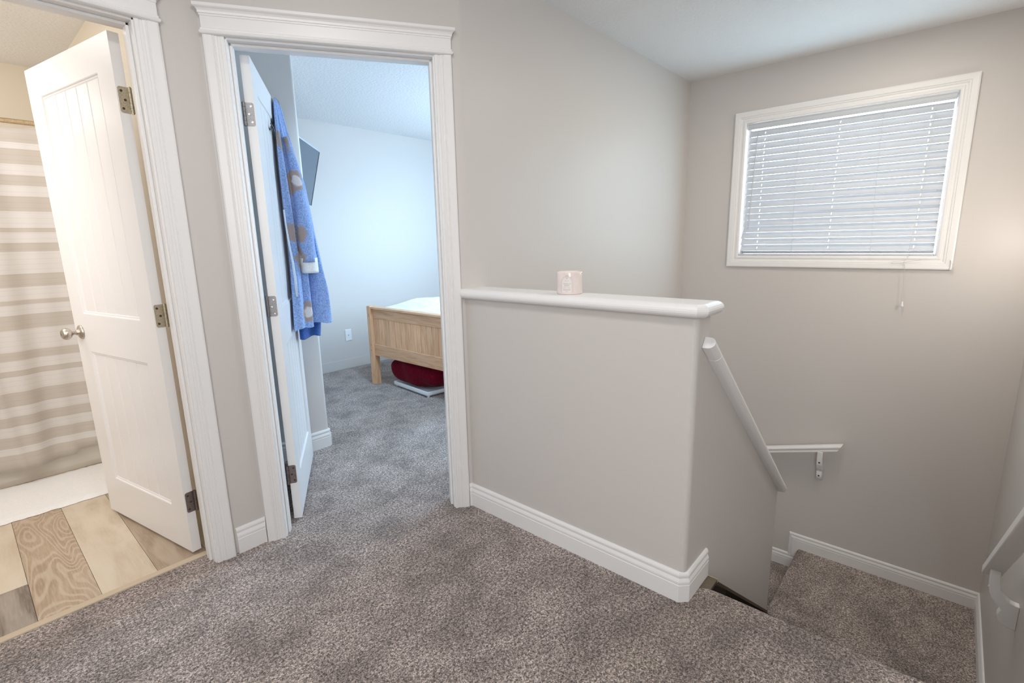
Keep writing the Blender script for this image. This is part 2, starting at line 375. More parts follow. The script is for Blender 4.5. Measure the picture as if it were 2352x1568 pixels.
# ------------------------------------------------------------------ floors
fl = [(-1.6, -1.4), (1.66, -1.4), (1.66, 1.72), (4.75, 1.72), (4.75, 4.69), (0.80, 4.69), (0.80, 2.265), (-1.6, 2.265)]
nose = [(0, -0.03), (0, 0), (0.030, 0), (0.042, -0.003), (0.051, -0.012), (0.053, -0.022), (0.049, -0.03)]
g_floor = join(prism(fl, -0.12, 0.0), sweep(nose, [V((1.66, YR+0.002, 0)), V((1.66, 0.52, 0)), V((1.66, 0.552, 0)), V((1.66, 0.579, 0))], [V((1, 0, 0))]*2 + [V((.9, 0, 0)), V((.5, 0, 0))], [V((0, 0, 1))]*4))
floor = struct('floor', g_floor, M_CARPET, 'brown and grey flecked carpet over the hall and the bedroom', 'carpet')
bath = struct('floor', box(-0.95, 0.695, 2.262, 3.86, -0.12, -0.006), M_DARK, 'wood look plank floor of the bathroom', 'floor')
seams = [(-0.70, -0.522), (-0.52, -0.342), (-0.34, -0.162), (-0.16, 0.018), (0.02, 0.198), (0.20, 0.378), (0.38, 0.558), (0.56, 0.69)]
joints = {3: 2.606, 2: 3.2, 1: 2.8, 0: 3.3}
k = 0
for i, (a, b_) in enumerate(seams):
    cuts = [2.290, joints[i], 3.83] if i in joints else [2.290, 3.83]
    for j in range(len(cuts)-1):
        m = {4: M_VIN_TAN, 5: M_VIN_PALE, 6: M_VIN_BRN, 3: (M_VIN_GREY if j == 0 else M_VIN_PALE)}.get(i, (M_VIN_TAN, M_VIN_PALE)[(i+j) % 2])
        v, f = box(a+0.0007, b_-0.0007+0.002, cuts[j]+0.0007, cuts[j+1]-0.0007, -0.006, 0.0)
        mk('plank', v, f, m, bath)
struct('trim_1', box(-0.23, 0.56, 2.258, 2.291, -0.004, 0.006), paint('tan_threshold', (0.55, 0.45, 0.33), 0.5), 'tan threshold strip between the carpet and the bathroom planks', 'threshold', bev=0.003)

# ------------------------------------------------------------------ walls
def wall_open(x0, x1, y0, y1, z0, z1, axis, ops):      # box wall along axis with rectangular openings (a0, a1, b0, b1)
    parts = []; lo, hi = (x0, x1) if axis == 'x' else (y0, y1)
    cur = lo
    def seg(a, b, c, d):
        if b-a < 1e-4 or d-c < 1e-4: return
        parts.append(box(a, b, y0, y1, c, d) if axis == 'x' else box(x0, x1, a, b, c, d))
    for a0, a1, b0, b1 in sorted(ops):
        seg(cur, a0, z0, z1); seg(a0, a1, z0, b0); seg(a0, a1, b1, z1); cur = a1
    seg(cur, hi, z0, z1)
    return join(*parts)
# bathroom wall, hall side painted greige; the corner with the angled wall is part of it
bw = [(-1.6, YB), (-0.231, YB), (-0.231, YB+0.112), (-1.6, YB+0.112)]
bw2 = [(0.571, YB), (KX, YB), (KX+DN.x*0.112, YB+0.112)]
bw2 = [(0.571, YB), (KX, YB)] + [tuple(D(0.064, 0)[:2])] + [tuple(D(0.064, 0.112)[:2])] + [(0.571, YB+0.112)]
struct('wall_bathroom', join(prism(bw, 0, CEIL), prism(bw2, 0, CEIL), box(-0.231, 0.571, YB, YB+0.112, 2.062, CEIL)), M_WALL, 'greige hall wall around the bathroom doorway', 'wall')
# angled wall with the bedroom doorway
def dprism(s0, s1, z0, z1, d0=0.0, d1=0.112): return prism([tuple(D(s, d)[:2]) for s, d in ((s0, d0), (s1, d0), (s1, d1), (s0, d1))], z0, z1)
sC = (V((XC, YS, 0))-ORG).dot(DV)
rnd = []
c0 = V((XC, YS, 0))
# rounded outside corner where the angled wall turns into the long stair wall
r_ = 0.020; ta = r_*math.tan(-AD/2)
p1 = c0 - DV*ta; cc = p1 + DN*r_
for i in range(7):
    a = math.radians(-90) + AD + (-AD)*i/6.0
    rnd.append((cc.x + r_*math.cos(a), cc.y + r_*math.sin(a)))
right_piece = [tuple(D(0.862, 0)[:2])] + rnd + [(XC+0.10, YS), (XC+0.10, YS+0.112), tuple(D(0.862, 0.112)[:2])]
struct('wall_bedroom_door', join(dprism(0.064, 0.862, 2.062, CEIL), prism(right_piece, 0, CEIL)), M_WALL, 'angled greige wall holding the bedroom doorway', 'wall')
struct('wall_stair_long', join(box(XC+0.10, XW, YS, YS+0.112, -2.75, CEIL), box(1.673, XC+0.10, YS, YS+0.112, -2.75, 0)), M_WALL, 'long greige stair wall behind the half wall', 'wall')
WIN = (0.076, 1.238, 1.135, 2.083)
struct('wall_window', wall_open(XW, XW+0.15, YR-0.112, YS+0.112, -2.75, CEIL, 'y', [WIN]), M_WALL, 'greige stair wall with the blind covered window', 'wall')
struct('wall_right', box(1.664, XW, YR-0.112, YR, -2.75, CEIL), M_WALL, 'right stair wall beside the upper flight', 'wall')
struct('wall_hall_rear', join(box(-1.6, 1.664, -1.5, -1.4, 0, CEIL), box(1.664, 1.764, -1.4, YR-0.112, 0, CEIL)), M_WALL, 'hall wall behind the viewpoint', 'wall')
struct('wall_hall_left', box(-1.7, -1.6, -1.5, YB, 0, CEIL), M_WALL, 'hall wall far to the left of the bathroom door', 'wall')
hw = [(XH, 1.70)] + arc(XH+0.022, YE+0.022, 0.022, 180, 270, 6) + [(1.673, YE), (1.673, 1.655), (XC+0.02, 1.655), (XH+0.0005, d_from_xy(XH)-0.0005)]
hw[0] = (XH, d_from_xy(XH)-0.002)
struct('wall_half', join(prism(hw[:-1], 0, 1.036), box(1.60, 1.673, YE+0.004, 1.655, -2.75, 0.0)), M_WALL, 'greige half wall guarding the stairwell under a white cap', 'wall')
# stair side wall with sloping top, standing on its stringer
def stz(x): return 0.920 - 0.819*(x-1.62)
def sbz(x): return -0.004 - 0.79*(x-1.775)
sp = [(1.673, stz(1.673)), (2.868, stz(2.868)), (2.868, sbz(2.868)), (1.775, sbz(1.775)), (1.673, 0.0)]
nv = len(sp)
vs = [V((x, YE, z)) for x, z in sp] + [V((x, YE+0.112, z)) for x, z in sp]
struct('wall_stair_side', (vs, [tuple(range(nv)), tuple(range(nv, 2*nv))[::-1]] + [(i, (i+1) % nv, nv+(i+1) % nv, nv+i) for i in range(nv)]), M_WALL, 'greige stair side wall with a sloping top below the half wall', 'wall')
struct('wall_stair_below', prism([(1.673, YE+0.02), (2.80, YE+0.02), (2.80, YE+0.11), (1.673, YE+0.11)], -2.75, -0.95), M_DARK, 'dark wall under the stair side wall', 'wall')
# bathroom shell
struct('wall_bathroom_back', box(-0.95, 0.69, 4.577, 4.69, 0, CEIL), M_BATHWALL, 'cream back wall of the bathroom above the shower curtain', 'wall')
struct('wall_bathroom_side', join(box(-1.06, -0.95, YB+0.112, 4.69, 0, CEIL)), M_BATHWALL, 'cream far side wall of the bathroom', 'wall')
struct('wall_bathroom_right', prism([(0.69, YB+0.118), (0.745, YB+0.118), (0.745, 4.69), (0.69, 4.69)], 0, CEIL), M_BATHWALL, 'cream wall behind the open bathroom door', 'wall')
struct('wall_bathroom_inner', join(box(-0.95, -0.231, YB+0.112, YB+0.118, 0, CEIL), box(0.571, 0.69, YB+0.112, YB+0.118, 0, CEIL), box(-0.231, 0.571, YB+0.112, YB+0.118, 2.062, CEIL)), M_BATHWALL, 'cream inside face of the bathroom doorway wall', 'wall')
# bedroom shell
cr = arc(1.50-0.018, 2.945+0.018, 0.018, -90, 0, 5)
struct('wall_closet', prism([(0.80, 2.945)] + cr + [(1.50, 4.69), (0.80, 4.69)], 0, CEIL), M_BEDWALL, 'pale closet wall behind the open bedroom door', 'wall')
struct('wall_bedroom_left', prism([(0.745, YB+0.13), (0.80, YB+0.13), (0.80, 2.945), (0.745, 2.945)], 0, CEIL), M_BEDWALL, 'narrow bedroom wall behind the door hinges', 'wall')
struct('wall_bedroom_far', box(0.745, 4.86, 4.69, 4.80, 0, CEIL), M_BEDWALL, 'pale far wall of the bedroom with a cable plate', 'wall')
struct('wall_bedroom_right', join(wall_open(4.75, 4.86, 1.72, 4.69, 0, CEIL, 'y', [(1.80, 3.05, 0.9, 2.1)]), box(3.985, 4.75, YS-0.0, YS+0.10, 0, CEIL)), M_BEDWALL, 'bedroom wall with its own window', 'wall')
struct('ceiling', join(box(-1.7, 4.86, -1.5, YB+0.05, CEIL, CEIL+0.1), box(-1.1, 4.86, YB+0.05, 4.80, CEIL, CEIL+0.1)), M_CEIL, 'white textured ceiling', 'ceiling')
struct('floor_lower', box(1.5, 4.1, -0.5, 1.8, -2.85, -2.75), M_CARPET, 'carpet far below at the foot of the stairs', 'carpet')

# ------------------------------------------------------------------ baseboards
BB = [(0, 0), (.014, 0), (.014, .066), (.0122, .068), (.0122, .071), (.014, .073), (.0137, .080), (.0105, .088), (.0085, .092), (.0085, .097), (.0107, .099), (.0107, .104), (.009, .109), (.005, .1145), (0, .115)]
struct('baseboard_half_wall', path_molding(BB, [tuple(D(0.925, 0)[:2]), (XH, d_from_xy(XH)), (XH, 0.612), (XH+0.020, YE), (1.768, YE)], 0, left=False), M_TRIMH, 'white moulded baseboard wrapping the end of the half wall', 'baseboard')
struct('baseboard_corner', path_molding(BB, [(0.643, YB), (KX, YB), tuple(D(0.001, 0)[:2])], 0, left=False), M_TRIMH, 'short white baseboard between the two door casings', 'baseboard')
zl = -1.065
struct('baseboard_landing', join(path_molding(BB, [(XW, 0.640), (XW, YR), (1.75+1.1, YR)], zl, left=False)), M_TRIMH, 'white moulded baseboard round the stair landing', 'baseboard')
# upright mitred piece and the lower run beyond the landing edge
def updown():
    A1 = V((-1, 0, 0)); pts, A, B = [], [], []
    # profile x = out of wall, y = across; travels up the mitre then along
    P = [(XW, 1.655, zl-0.178), (XW, 0.640, zl-0.178), (XW, 0.640, zl)]
    pts = [V((XW, 1.655, zl-0.178)), V((XW, 0.640, zl-0.178)), V((XW, 0.640, zl))]
    A = [A1]*3
    B = [V((0, 0, 1)), V((0, 1, 1))*0.62, V((0, 1, 1))*0.62]
    g1 = sweep(BB, [pts[0], V((XW, 0.640, zl-0.178))], [A1]*2, [V((0, 0, 1)), V((0, 0, 1))])
    BS = [(a, b*0.64) for a, b in BB]
    g2 = sweep(BS, [V((XW, 0.640, zl-0.075)), V((XW, 0.640, zl))], [A1]*2, [V((0, 1, 0)), V((0, 1, 0))])
    g3 = sweep(BS, [V((XW, 0.640, zl)), V((XW, 0.640, zl+0.0001))], [A1]*2, [V((0, 1, 0)), V((0, 1, 0))])
    # mitre triangle between upright and level run
    BT = [(a, b) for a, b in BB]
    vs = []; k = len(BB)
    for a, b in BB: vs.append(V((XW-a, 0.640, zl+b)))
    for a, b in BB: vs.append(V((XW-a, 0.640+b*0.64, zl+b)))
    for a, b in BB: vs.append(V((XW-a, 0.640+b*0.64, zl)))
    fs = []
    for q in range(k-1):
        fs += [(q, q+1, k+q+1, k+q), (k+q, k+q+1, 2*k+q+1, 2*k+q)]
    fs.append(tuple(range(k)))
    return join(g1, g2, (vs, fs))
struct('baseboard_lower', updown(), M_TRIMH, 'white baseboard stepping down past the landing edge', 'baseboard')
struct('baseboard_closet', path_molding(BB, [(0.80, YB+0.2), (0.80, 2.945), (1.488, 2.945), (1.50, 2.957), (1.50, 4.69)], 0, left=False), M_TRIMH, 'white moulded baseboard at the foot of the closet wall', 'baseboard')
struct('baseboard_bedroom_far', box(1.51, 4.74, 4.686, 4.6899, 0.006, 0.104), M_BEDWALL, 'thin flat strip where the far bedroom wall meets the carpet', 'baseboard')

# ------------------------------------------------------------------ door surrounds
CAS = [(0, 0), (0, .009), (.002, .0115), (.012, .012), (.0135, .010), (.022, .010), (.0235, .0125), (.030, .013), (.032, .0155), (.0335, .0155), (.036, .0135), (.040, .0165), (.064, .0175), (.070, .0155), (.070, 0)]
def surround(num, org, dv, dn, s0, s1, depth, lab, cl, crw):
    """jambs, stops, head, casing legs and a built-up head; s0..s1 is the clear opening; dn points away from the hall"""
    T = Matrix(((dv.x, dn.x, 0, org.x), (dv.y, dn.y, 0, org.y), (0, 0, 1, 0), (0, 0, 0, 1)))
    g = join(box(s0-.018, s0, -.001, depth, 0, 2.062), box(s1, s1+.018, -.001, depth, 0, 2.062), box(s0-.018, s1+.018, -.001, depth, 2.044, 2.062),
             box(s0, s0+.010, .032, .072, 0, 2.044), box(s1-.010, s1, .032, .072, 0, 2.044), box(s0, s1, .032, .072, 2.034, 2.044))
    root = struct('trim_%d' % num, xf(g, T), M_TRIM, lab, 'door frame', bev=0.002)
    out = -dn
    for s, sg in ((s0-.006, -1), (s1+.006, 1)):
        P = org + dv*s
        v, f = sweep(CAS, [P, P + V((0, 0, 2.052))], [dv*sg]*2, [out]*2)
        mk('casing', v, f, M_TRIM, root)
    a, b = s0-.076, s1+.076
    if cl: a = cl
    def hbox(x0, x1, y, z0, z1): return box(x0, x1, -y, 0, z0, z1)
    v, f = xf(hbox(a, b, .018, 2.066, 2.118), T); mk('head_frieze', v, f, M_TRIMH, root)
    bead = [(0, 2.051), (.018, 2.051), (.024, 2.054), (.026, 2.0585), (.024, 2.063), (.020, 2.0655), (.021, 2.069), (.0205, 2.072), (.018, 2.0735), (0, 2.0735)]
    crown = [(0, 2.112), (.018, 2.112), (.020, 2.1135), (.020, 2.119), (.023, 2.1205), (.024, 2.128), (.028, 2.134), (.034, 2.138), (.036, 2.1405), (.036, 2.150), (0, 2.150)]
    for nm, pr in (('head_bead', bead), ('crown_moulding', crown)):
        vs = []; k = len(pr)
        for x, sg in ((a, -1), (b, 1)):
            for y, z in pr: vs.append(V((x + sg*max(0, (y-.018))*0.92, -y, z)))
        fs = [(q, (q+1) % k, k+(q+1) % k, k+q) for q in range(k)] + [tuple(range(k)), tuple(range(k, 2*k))]
        v, f = xf((vs, fs), T); mk(nm, v, f, M_TRIMH, root)
    return root
surround(2, V((0, YB, 0)), V((1, 0, 0)), V((0, 1, 0)), -0.213, 0.553, 0.114, 'white casing and built up head around the bathroom doorway', None, 0)
surround(3, ORG, DV, DN, 0.082, 0.846, 0.114, 'white casing and built up head around the bedroom doorway', None, 0)

# ------------------------------------------------------------------ doors
def hinge_parts(root, side, z, m, back):
    # plate on the hinge edge (u = 0), knuckles behind the far face
    w0, w1 = (-.034*side, -.004*side)
    pl = []
    n = 6
    a, b = min(w0, w1), max(w0, w1)
    pts = []
    r = .008
    inner_is_low = abs(a) < abs(b)
    # rectangle with two rounded corners on the visible-face side
    face = -.004*side; bk = -.036*side; s = 1 if face > bk else -1
    ol = [(bk, -.0445), (face - s*r, -.0445)]
    ol += [(face - s*r + s*r*math.sin(t), -.0445 + r - r*math.cos(t)) for t in [math.pi/2*i/n for i in range(1, n+1)]]
    ol += [(face - s*r + s*r*math.cos(t), .0445 - r + r*math.sin(t)) for t in [math.pi/2*i/n for i in range(0, n+1)]]
    ol += [(bk, .0445)]
    k = len(ol)
    vs = [V((-.0018, y, z+zz)) for y, zz in ol] + [V((.0005, y, z+zz)) for y, zz in ol]
    fs = [tuple(range(k)), tuple(range(k, 2*k))[::-1]] + [(i, (i+1) % k, k+(i+1) % k, k+i) for i in range(k)]
    # jamb plate on the other side of the pin
    kn = []
    for i in range(5):
        z0 = z-.0445+.0178*i
        kn.append(tube([(-.006, bk - s*.004, z0+.0006), (-.006, bk - s*.004, z0+.0172)], .0062, 12))
    kn.append(tube([(-.006, bk - s*.004, z-.047), (-.006, bk - s*.004, z+.047)], .004, 10))
    v, f = join((vs, fs), *kn)
    h = mk('hinge', v, f, m, root)
    for y, zz in ((face-s*.010, .030), (face-s*.019, 0.0), (face-s*.010, -.030)):
        lv, lf = lathe([(0, .0004), (.0016, .0004), (.0024, .0014), (.0042, .0016), (.0046, .0002)], 12)
        Mx = Matrix.Translation(V((-.0016, y, z+zz))) @ Matrix.Rotation(math.radians(-90), 4, 'Y')
        v, f = xf((lv, lf), Mx); mk('screw', v, f, M_SCREW if m is not M_STEEL else M_NICKEL, h)
def door(name, hinge, ang, side, label, hmats, knob):
    """local x from hinge edge to latch edge, local y = towards hall face for side +1; face plane y = 0"""
    W, H0, H1, T = .757, .015, 2.036, .035
    def yb(a, b): return (min(a*side, b*side), max(a*side, b*side))
    b0, b1 = yb(-T, 0)
    ou0, ou1 = .116, .641; P = ((.205, .835), (1.008, 1.922))
    parts = [box(0, ou0, b0, b1, H0, H1), box(ou1, W, b0, b1, H0, H1)]
    for z0, z1 in ((H0, P[0][0]), (P[0][1], P[1][0]), (P[1][1], H1)): parts.append(box(ou0, ou1, b0, b1, z0, z1))
    c0, c1 = yb(-T+.009, -.013)
    for z0, z1 in P: parts.append(box(ou0, ou1, c0, c1, z0, z1))
    v, f = join(*parts)
    root = mk(name, v, f, M_DOOR)
    root.location = hinge; root.rotation_euler = (0, 0, math.radians(ang))
    tag(root, label, 'door', None, 'structure')
    mp = [(0, 0), (.003, -.001), (.006, -.006), (.010, -.0055), (.016, -.009), (.022, -.0125), (.022, -.014), (0, -.014)]
    for z0, z1 in P:
        for fc in (0, 1):
            y0 = 0 if fc == 0 else -T*side
            sg = side if fc == 0 else -side
            pts = [V((ou0, y0, z0)), V((ou1, y0, z0)), V((ou1, y0, z1)), V((ou0, y0, z1))]
            A = [V((1, 0, 1)), V((-1, 0, 1)), V((-1, 0, -1)), V((1, 0, -1))]
            pr = mp if fc == 0 else [(a, max(b, -.010)) for a, b in mp]
            v, f = sweep(pr, pts, A, [V((0, sg, 0))]*4, closed=True)
            mk('panel_moulding', v, f, M_DOOR, root)
        x0, x1 = ou0+.020, ou1-.020; n = 5; wd = (x1-x0)/n
        for i in range(n):
            a, b = x0+i*wd+.0002, x0+(i+1)*wd-.0002; ch = .0048
            q0, q1, q2 = -.0135*side, -.0124*side, -.0080*side
            vs = []
            for zz in (z0+.012, z1-.012):
                vs += [V((a, q0, zz)), V((a, q1, zz)), V((a+ch, q2, zz)), V((b-ch, q2, zz)), V((b, q1, zz)), V((b, q0, zz))]
            fs = [tuple(range(6)), tuple(range(6, 12))[::-1]] + [(j, (j+1) % 6, 6+(j+1) % 6, 6+j) for j in range(6)]
            mk('plank', vs, fs, M_DOOR, root)
    for z, m in zip((1.815, 1.032, .240), hmats): hinge_parts(root, side, z, m, 0)
    if knob:
        Mx = Matrix.Translation(V((.695, 0, .921))) @ Matrix.Rotation(math.radians(-90*side), 4, 'X')
        v, f = lathe([(0, .0), (.032, .0), (.0325, .003), (.031, .006), (.026, .009), (.014, .012), (.0125, .016), (.012, .020), (0, .020)], 40)
        rose = mk('door_knob', *xf((v, f), Mx), M_NICKEL, root, smooth=True)
        v, f = lathe([(.0085, .018), (.0085, .034), (.012, .037), (.020, .041), (.0255, .049), (.0268, .056), (.0255, .063), (.0215, .069), (.0165, .0725), (.0155, .0715), (.0145, .0718), (.008, .073), (0, .073)], 40)
        mk('knob_ball', *xf((v, f), Mx), M_NICKEL, rose, smooth=True)
        v, f = box(-.0012, .0012, -.005, .005, .0728, .0738); mk('keyway', *xf((v, f), Mx), M_SCREW, rose)
        # latch plate on the free edge
        v, f = box(W-.0005, W+.0012, *yb(-.029, -.006), .893, .949); mk('latch_plate', v, f, M_NICKEL, root)
    return root
door('door_1', V((0.5095, 2.3005, 0)), 101.1, 1, 'white two panel plank door standing open into the bathroom', (M_BRASSY, M_BRASSY, M_RUST), True)
HB2 = V((0.9445, 2.2052, 0)); TH = 59.0
door('door_2', HB2, TH, -1, 'white plank door open into the bedroom with a robe on it', (M_STEEL, M_STEEL, M_RUST), False)

# ------------------------------------------------------------------ caps and rails
# half wall cap with bullnose edges, chamfered corner and left end cut to the angled wall
def cap():
    z0, z1 = 1.036, 1.081; h = (z1-z0)/2; zc = (z0+z1)/2
    xf0, xb, ye, ch = XH-.034+h, 1.700-h, YE-.034+h, .014
    core = [(xf0, d_from_xy(xf0)-0.001), (xf0, ye+ch), (xf0+ch, ye), (xb, ye), (xb, YS-0.001), (XC+0.012, YS-0.001)]
    vs, fs = prism(core, z0, z1)
    nose = arc(0, 0, h, -90, 90, 10)
    P = core[:5]
    def off(i):
        ns = []
        for a, b in ((P[i-1], P[i]) if i > 0 else (None, None), (P[i], P[i+1]) if i < 4 else (None, None)):
            if a is None: continue
            d = V((b[0]-a[0], b[1]-a[1])).normalized(); ns.append(V((d.y, -d.x))*1)
        return ns
    pts, A = [], []
    for i in range(5):
        ns = [-V((n.x, n.y)) if False else n for n in off(i)]
        # outward = right-hand side when walking front -> end -> back
        ns = [V((-n.x, -n.y)) if (V((P[i][0], P[i][1])) - V((1.62, 1.1))).dot(V((n.x, n.y))) < 0 and i in (1, 2, 3) else n for n in ns]
        m = ns[0] if len(ns) == 1 else (ns[0]+ns[1])/(1+ns[0].dot(ns[1]))
        pts.append(V((P[i][0], P[i][1], zc))); A.append(V((m.x, m.y, 0)))
    A[0] = V((-1, 0.5245/0.8514, 0)); A[4] = V((1, 0, 0))
    A[1] = V((-1, -math.tan(math.radians(22.5)), 0)); A[2] = V((-math.tan(math.radians(22.5)), -1, 0)); A[3] = V((1, -1, 0))
    g = sweep(nose, pts, A, [V((0, 0, 1))]*5)
    return join((vs, fs), g)
o = struct('trim_4', cap(), M_TRIMH, 'white bullnose cap along the top of the half wall', 'wall cap')
for p in o.data.polygons: p.use_smooth = False
# sloping cap on the stair side wall
def slope_cap():
    sl = -0.819
    d = V((1, 0, sl)).normalized(); n = V((-sl, 0, 1)).normalized(); t = .042; h = t/2
    yl, yr = YE-.040, YE+.150
    def sec(x, ys):
        c = V((x, 0, stz(x))) + n*h
        return c
    prof_full = arc(yr-h, 0, h, -90, 90, 8) + arc(yl+h, 0, h, 90, 270, 8)
    prof_lip = [(YE-.0005, -h), (YE-.0005, h)] + arc(yl+h, 0, h, 90, 270, 8)
    parts = []
    for x0, x1, pr in ((1.606, 1.674, prof_lip), (1.674, 2.885, prof_full)):
        P0 = V((x0, 0, stz(x0))) + n*(h+.001); P1 = V((x1, 0, stz(x1))) + n*(h+.001)
        parts.append(sweep(pr, [P0, P1], [V((0, 1, 0))]*2, [n]*2))
    # small cove strip under the lip
    P0 = V((1.63, YE, stz(1.63))) - n*.006; P1 = V((2.868, YE, stz(2.868))) - n*.006
    return join(*parts)
struct('trim_5', slope_cap(), M_TRIMH, 'white rounded cap sloping down the stair side wall', 'wall cap', bev=0.002)

RAILP = arc(0, -.012, .032, 20, 160, 12)
RAILP = [(-.024, -.024), (.024, -.024), (.0265, -.021), (.0265, -.013), (.024, -.010), (.022, -.007), (.027, -.003), (.031, .004), (.031, .010), (.027, .016), (.018, .0205), (0, .022), (-.018, .0205), (-.027, .016), (-.031, .010), (-.031, .004), (-.027, -.003), (-.022, -.007), (-.024, -.010), (-.0265, -.013), (-.0265, -.021)]
BRK = [(.102, 0.0), (.099, -.060), (.094, -.100), (.085, -.122), (.073, -.141), (.058, -.154), (.052, -.163), (.056, -.174), (.060, -.186), (.0585, -.203), (.052, -.219), (.041, -.229), (.028, -.235), (0, -.236), (0, -.128), (.014, -.127), (.030, -.122), (.044, -.111), (.055, -.096), (.062, -.078), (.066, -.056), (.068, -.028), (.070, 0.0)]
def bracket(parent, base, out, along, w=.034):
    k = len(BRK); vs = []
    for s in (-w/2, w/2): vs += [base + out*o_ + V((0, 0, z)) + along*s for o_, z in BRK]
    fs = [tuple(range(k)), tuple(range(k, 2*k))[::-1]] + [(i, (i+1) % k, k+(i+1) % k, k+i) for i in range(k)]
    b = mk('bracket', vs, fs, M_TRIM, parent, bev=0.003)
    for (o_, z, nv) in ((.0965, -.082, V((.98, 0, .2))), (.058, -.196, V((1, 0, 0)))):
        lv, lf = lathe([(0, .0016), (.0045, .0012), (.006, 0), (.006, -.002)], 14)
        dr = (out*nv.x + V((0, 0, nv.z))).normalized()
        Mx = Matrix.Translation(base + out*(o_+.001) + V((0, 0, z))) @ dr.to_track_quat('Z', 'Y').to_matrix().to_4x4()
        mk('screw_plug', *xf((lv, lf), Mx), M_TRIM if parent['cat_'] == 'r' else M_HOLE, b)
    return b
# handrail on the right stair wall
hr = empty('handrail', (2.2, YR, 0.3)); tag(hr, 'white handrail on the right stair wall at the picture edge', 'handrail'); hr['cat_'] = 'r'
inv = Matrix.Translation(-V((2.2, YR, 0.3)))
sl = -0.828; n = V((-sl, 0, 1)).normalized()
cx = -.275
def rz(x): return -.143 + sl*(x-2.77)
RB = [(-.026, -.022), (.026, -.022), (.030, -.018), (.030, .010), (.024, .018), (0, .022), (-.024, .018), (-.030, .010), (-.030, -.018)]
v, f = sweep(RB, [V((1.72, cx, rz(1.72))), V((2.775, cx, rz(2.775)))], [V((0, 1, 0))]*2, [n]*2)
mk('rail', *xf((v, f), inv), M_TRIM, hr, bev=0.002)
bracket(hr, V((2.672, YR, rz(2.672)-.020)) - V((2.2, YR, 0.3)), V((0, 1, 0)), V((1, 0, 0)))
bracket(hr, V((1.86, YR, rz(1.86)-.020)) - V((2.2, YR, 0.3)), V((0, 1, 0)), V((1, 0, 0)))
# handrail on the window wall
hw_ = empty('handrail', (XW, 0.6, -0.2)); tag(hw_, 'white handrail with scroll bracket on the window wall above the landing', 'handrail'); hw_['cat_'] = 'w'
inv = Matrix.Translation(-V((XW, 0.6, -0.2)))
sw = -0.295
def wz(y): return -.160 + sw*(y-.43)
nw = V((0, -sw, 1)).normalized()
pw = [V((XW-.072, .425, wz(.425))), V((XW-.072, 1.655, wz(1.655)))]
v, f = sweep(RAILP, pw, [V((-1, 0, 0))]*2, [nw]*2)
for i, (a, b) in enumerate(RAILP):            # slanted end cut
    v[i] = v[i] + V((0, (0.022-b)*0.9, (0.022-b)*0.9*sw))
mk('rail', *xf((v, f), inv), M_TRIMH, hw_)
bracket(hw_, V((XW, .556, wz(.556)-.022)) - V((XW, 0.6, -0.2)), V((-1, 0, 0)), V((0, 1, 0)))

# ------------------------------------------------------------------ stairs
stair = empty('staircase', (1.711, 0.1, -1.065)); tag(stair, 'carpeted stairs going down from the hall to a square landing', 'stairs')
iv = Matrix.Translation(-V((1.711, 0.1, -1.065)))
R_, G_ = 1.065/6, .2262
def carpet_tread(x0, x1, y0, y1, z, th=.03):       # rounded front edge at x0? front faces +x
    pr = [(x0, z-th), (x0, z), (x1-.014, z), (x1-.004, z-.004), (x1, z-.014), (x1-.003, z-.025), (x1-.012, z-th)]
    k = len(pr); vs = [V((a, y0, b)) for a, b in pr] + [V((a, y1, b)) for a, b in pr]
    return vs, [tuple(range(k))[::-1], tuple(range(k, 2*k))] + [(i, (i+1) % k, k+(i+1) % k, k+i) for i in range(k)]
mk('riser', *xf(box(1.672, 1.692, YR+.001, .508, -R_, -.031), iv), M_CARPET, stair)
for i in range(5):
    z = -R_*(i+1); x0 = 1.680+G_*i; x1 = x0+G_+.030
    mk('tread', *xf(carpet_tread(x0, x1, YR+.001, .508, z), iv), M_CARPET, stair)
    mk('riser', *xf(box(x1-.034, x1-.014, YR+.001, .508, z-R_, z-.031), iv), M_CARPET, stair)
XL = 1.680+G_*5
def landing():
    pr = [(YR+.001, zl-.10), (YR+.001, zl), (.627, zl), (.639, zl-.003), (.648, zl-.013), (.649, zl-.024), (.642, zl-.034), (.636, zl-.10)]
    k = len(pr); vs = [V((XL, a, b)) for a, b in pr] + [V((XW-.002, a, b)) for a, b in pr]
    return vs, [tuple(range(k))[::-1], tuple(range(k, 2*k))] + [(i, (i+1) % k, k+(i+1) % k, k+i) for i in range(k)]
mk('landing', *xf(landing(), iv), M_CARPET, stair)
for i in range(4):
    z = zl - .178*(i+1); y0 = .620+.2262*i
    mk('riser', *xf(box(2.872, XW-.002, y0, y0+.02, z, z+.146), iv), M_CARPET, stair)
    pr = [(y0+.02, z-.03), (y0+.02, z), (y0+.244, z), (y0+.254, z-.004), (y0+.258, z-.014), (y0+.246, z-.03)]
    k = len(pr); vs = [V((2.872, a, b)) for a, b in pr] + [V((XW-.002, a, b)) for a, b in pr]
    mk('tread', *xf((vs, [tuple(range(k))[::-1], tuple(range(k, 2*k))] + [(q, (q+1) % k, k+(q+1) % k, k+q) for q in range(k)]), iv), M_CARPET, stair)
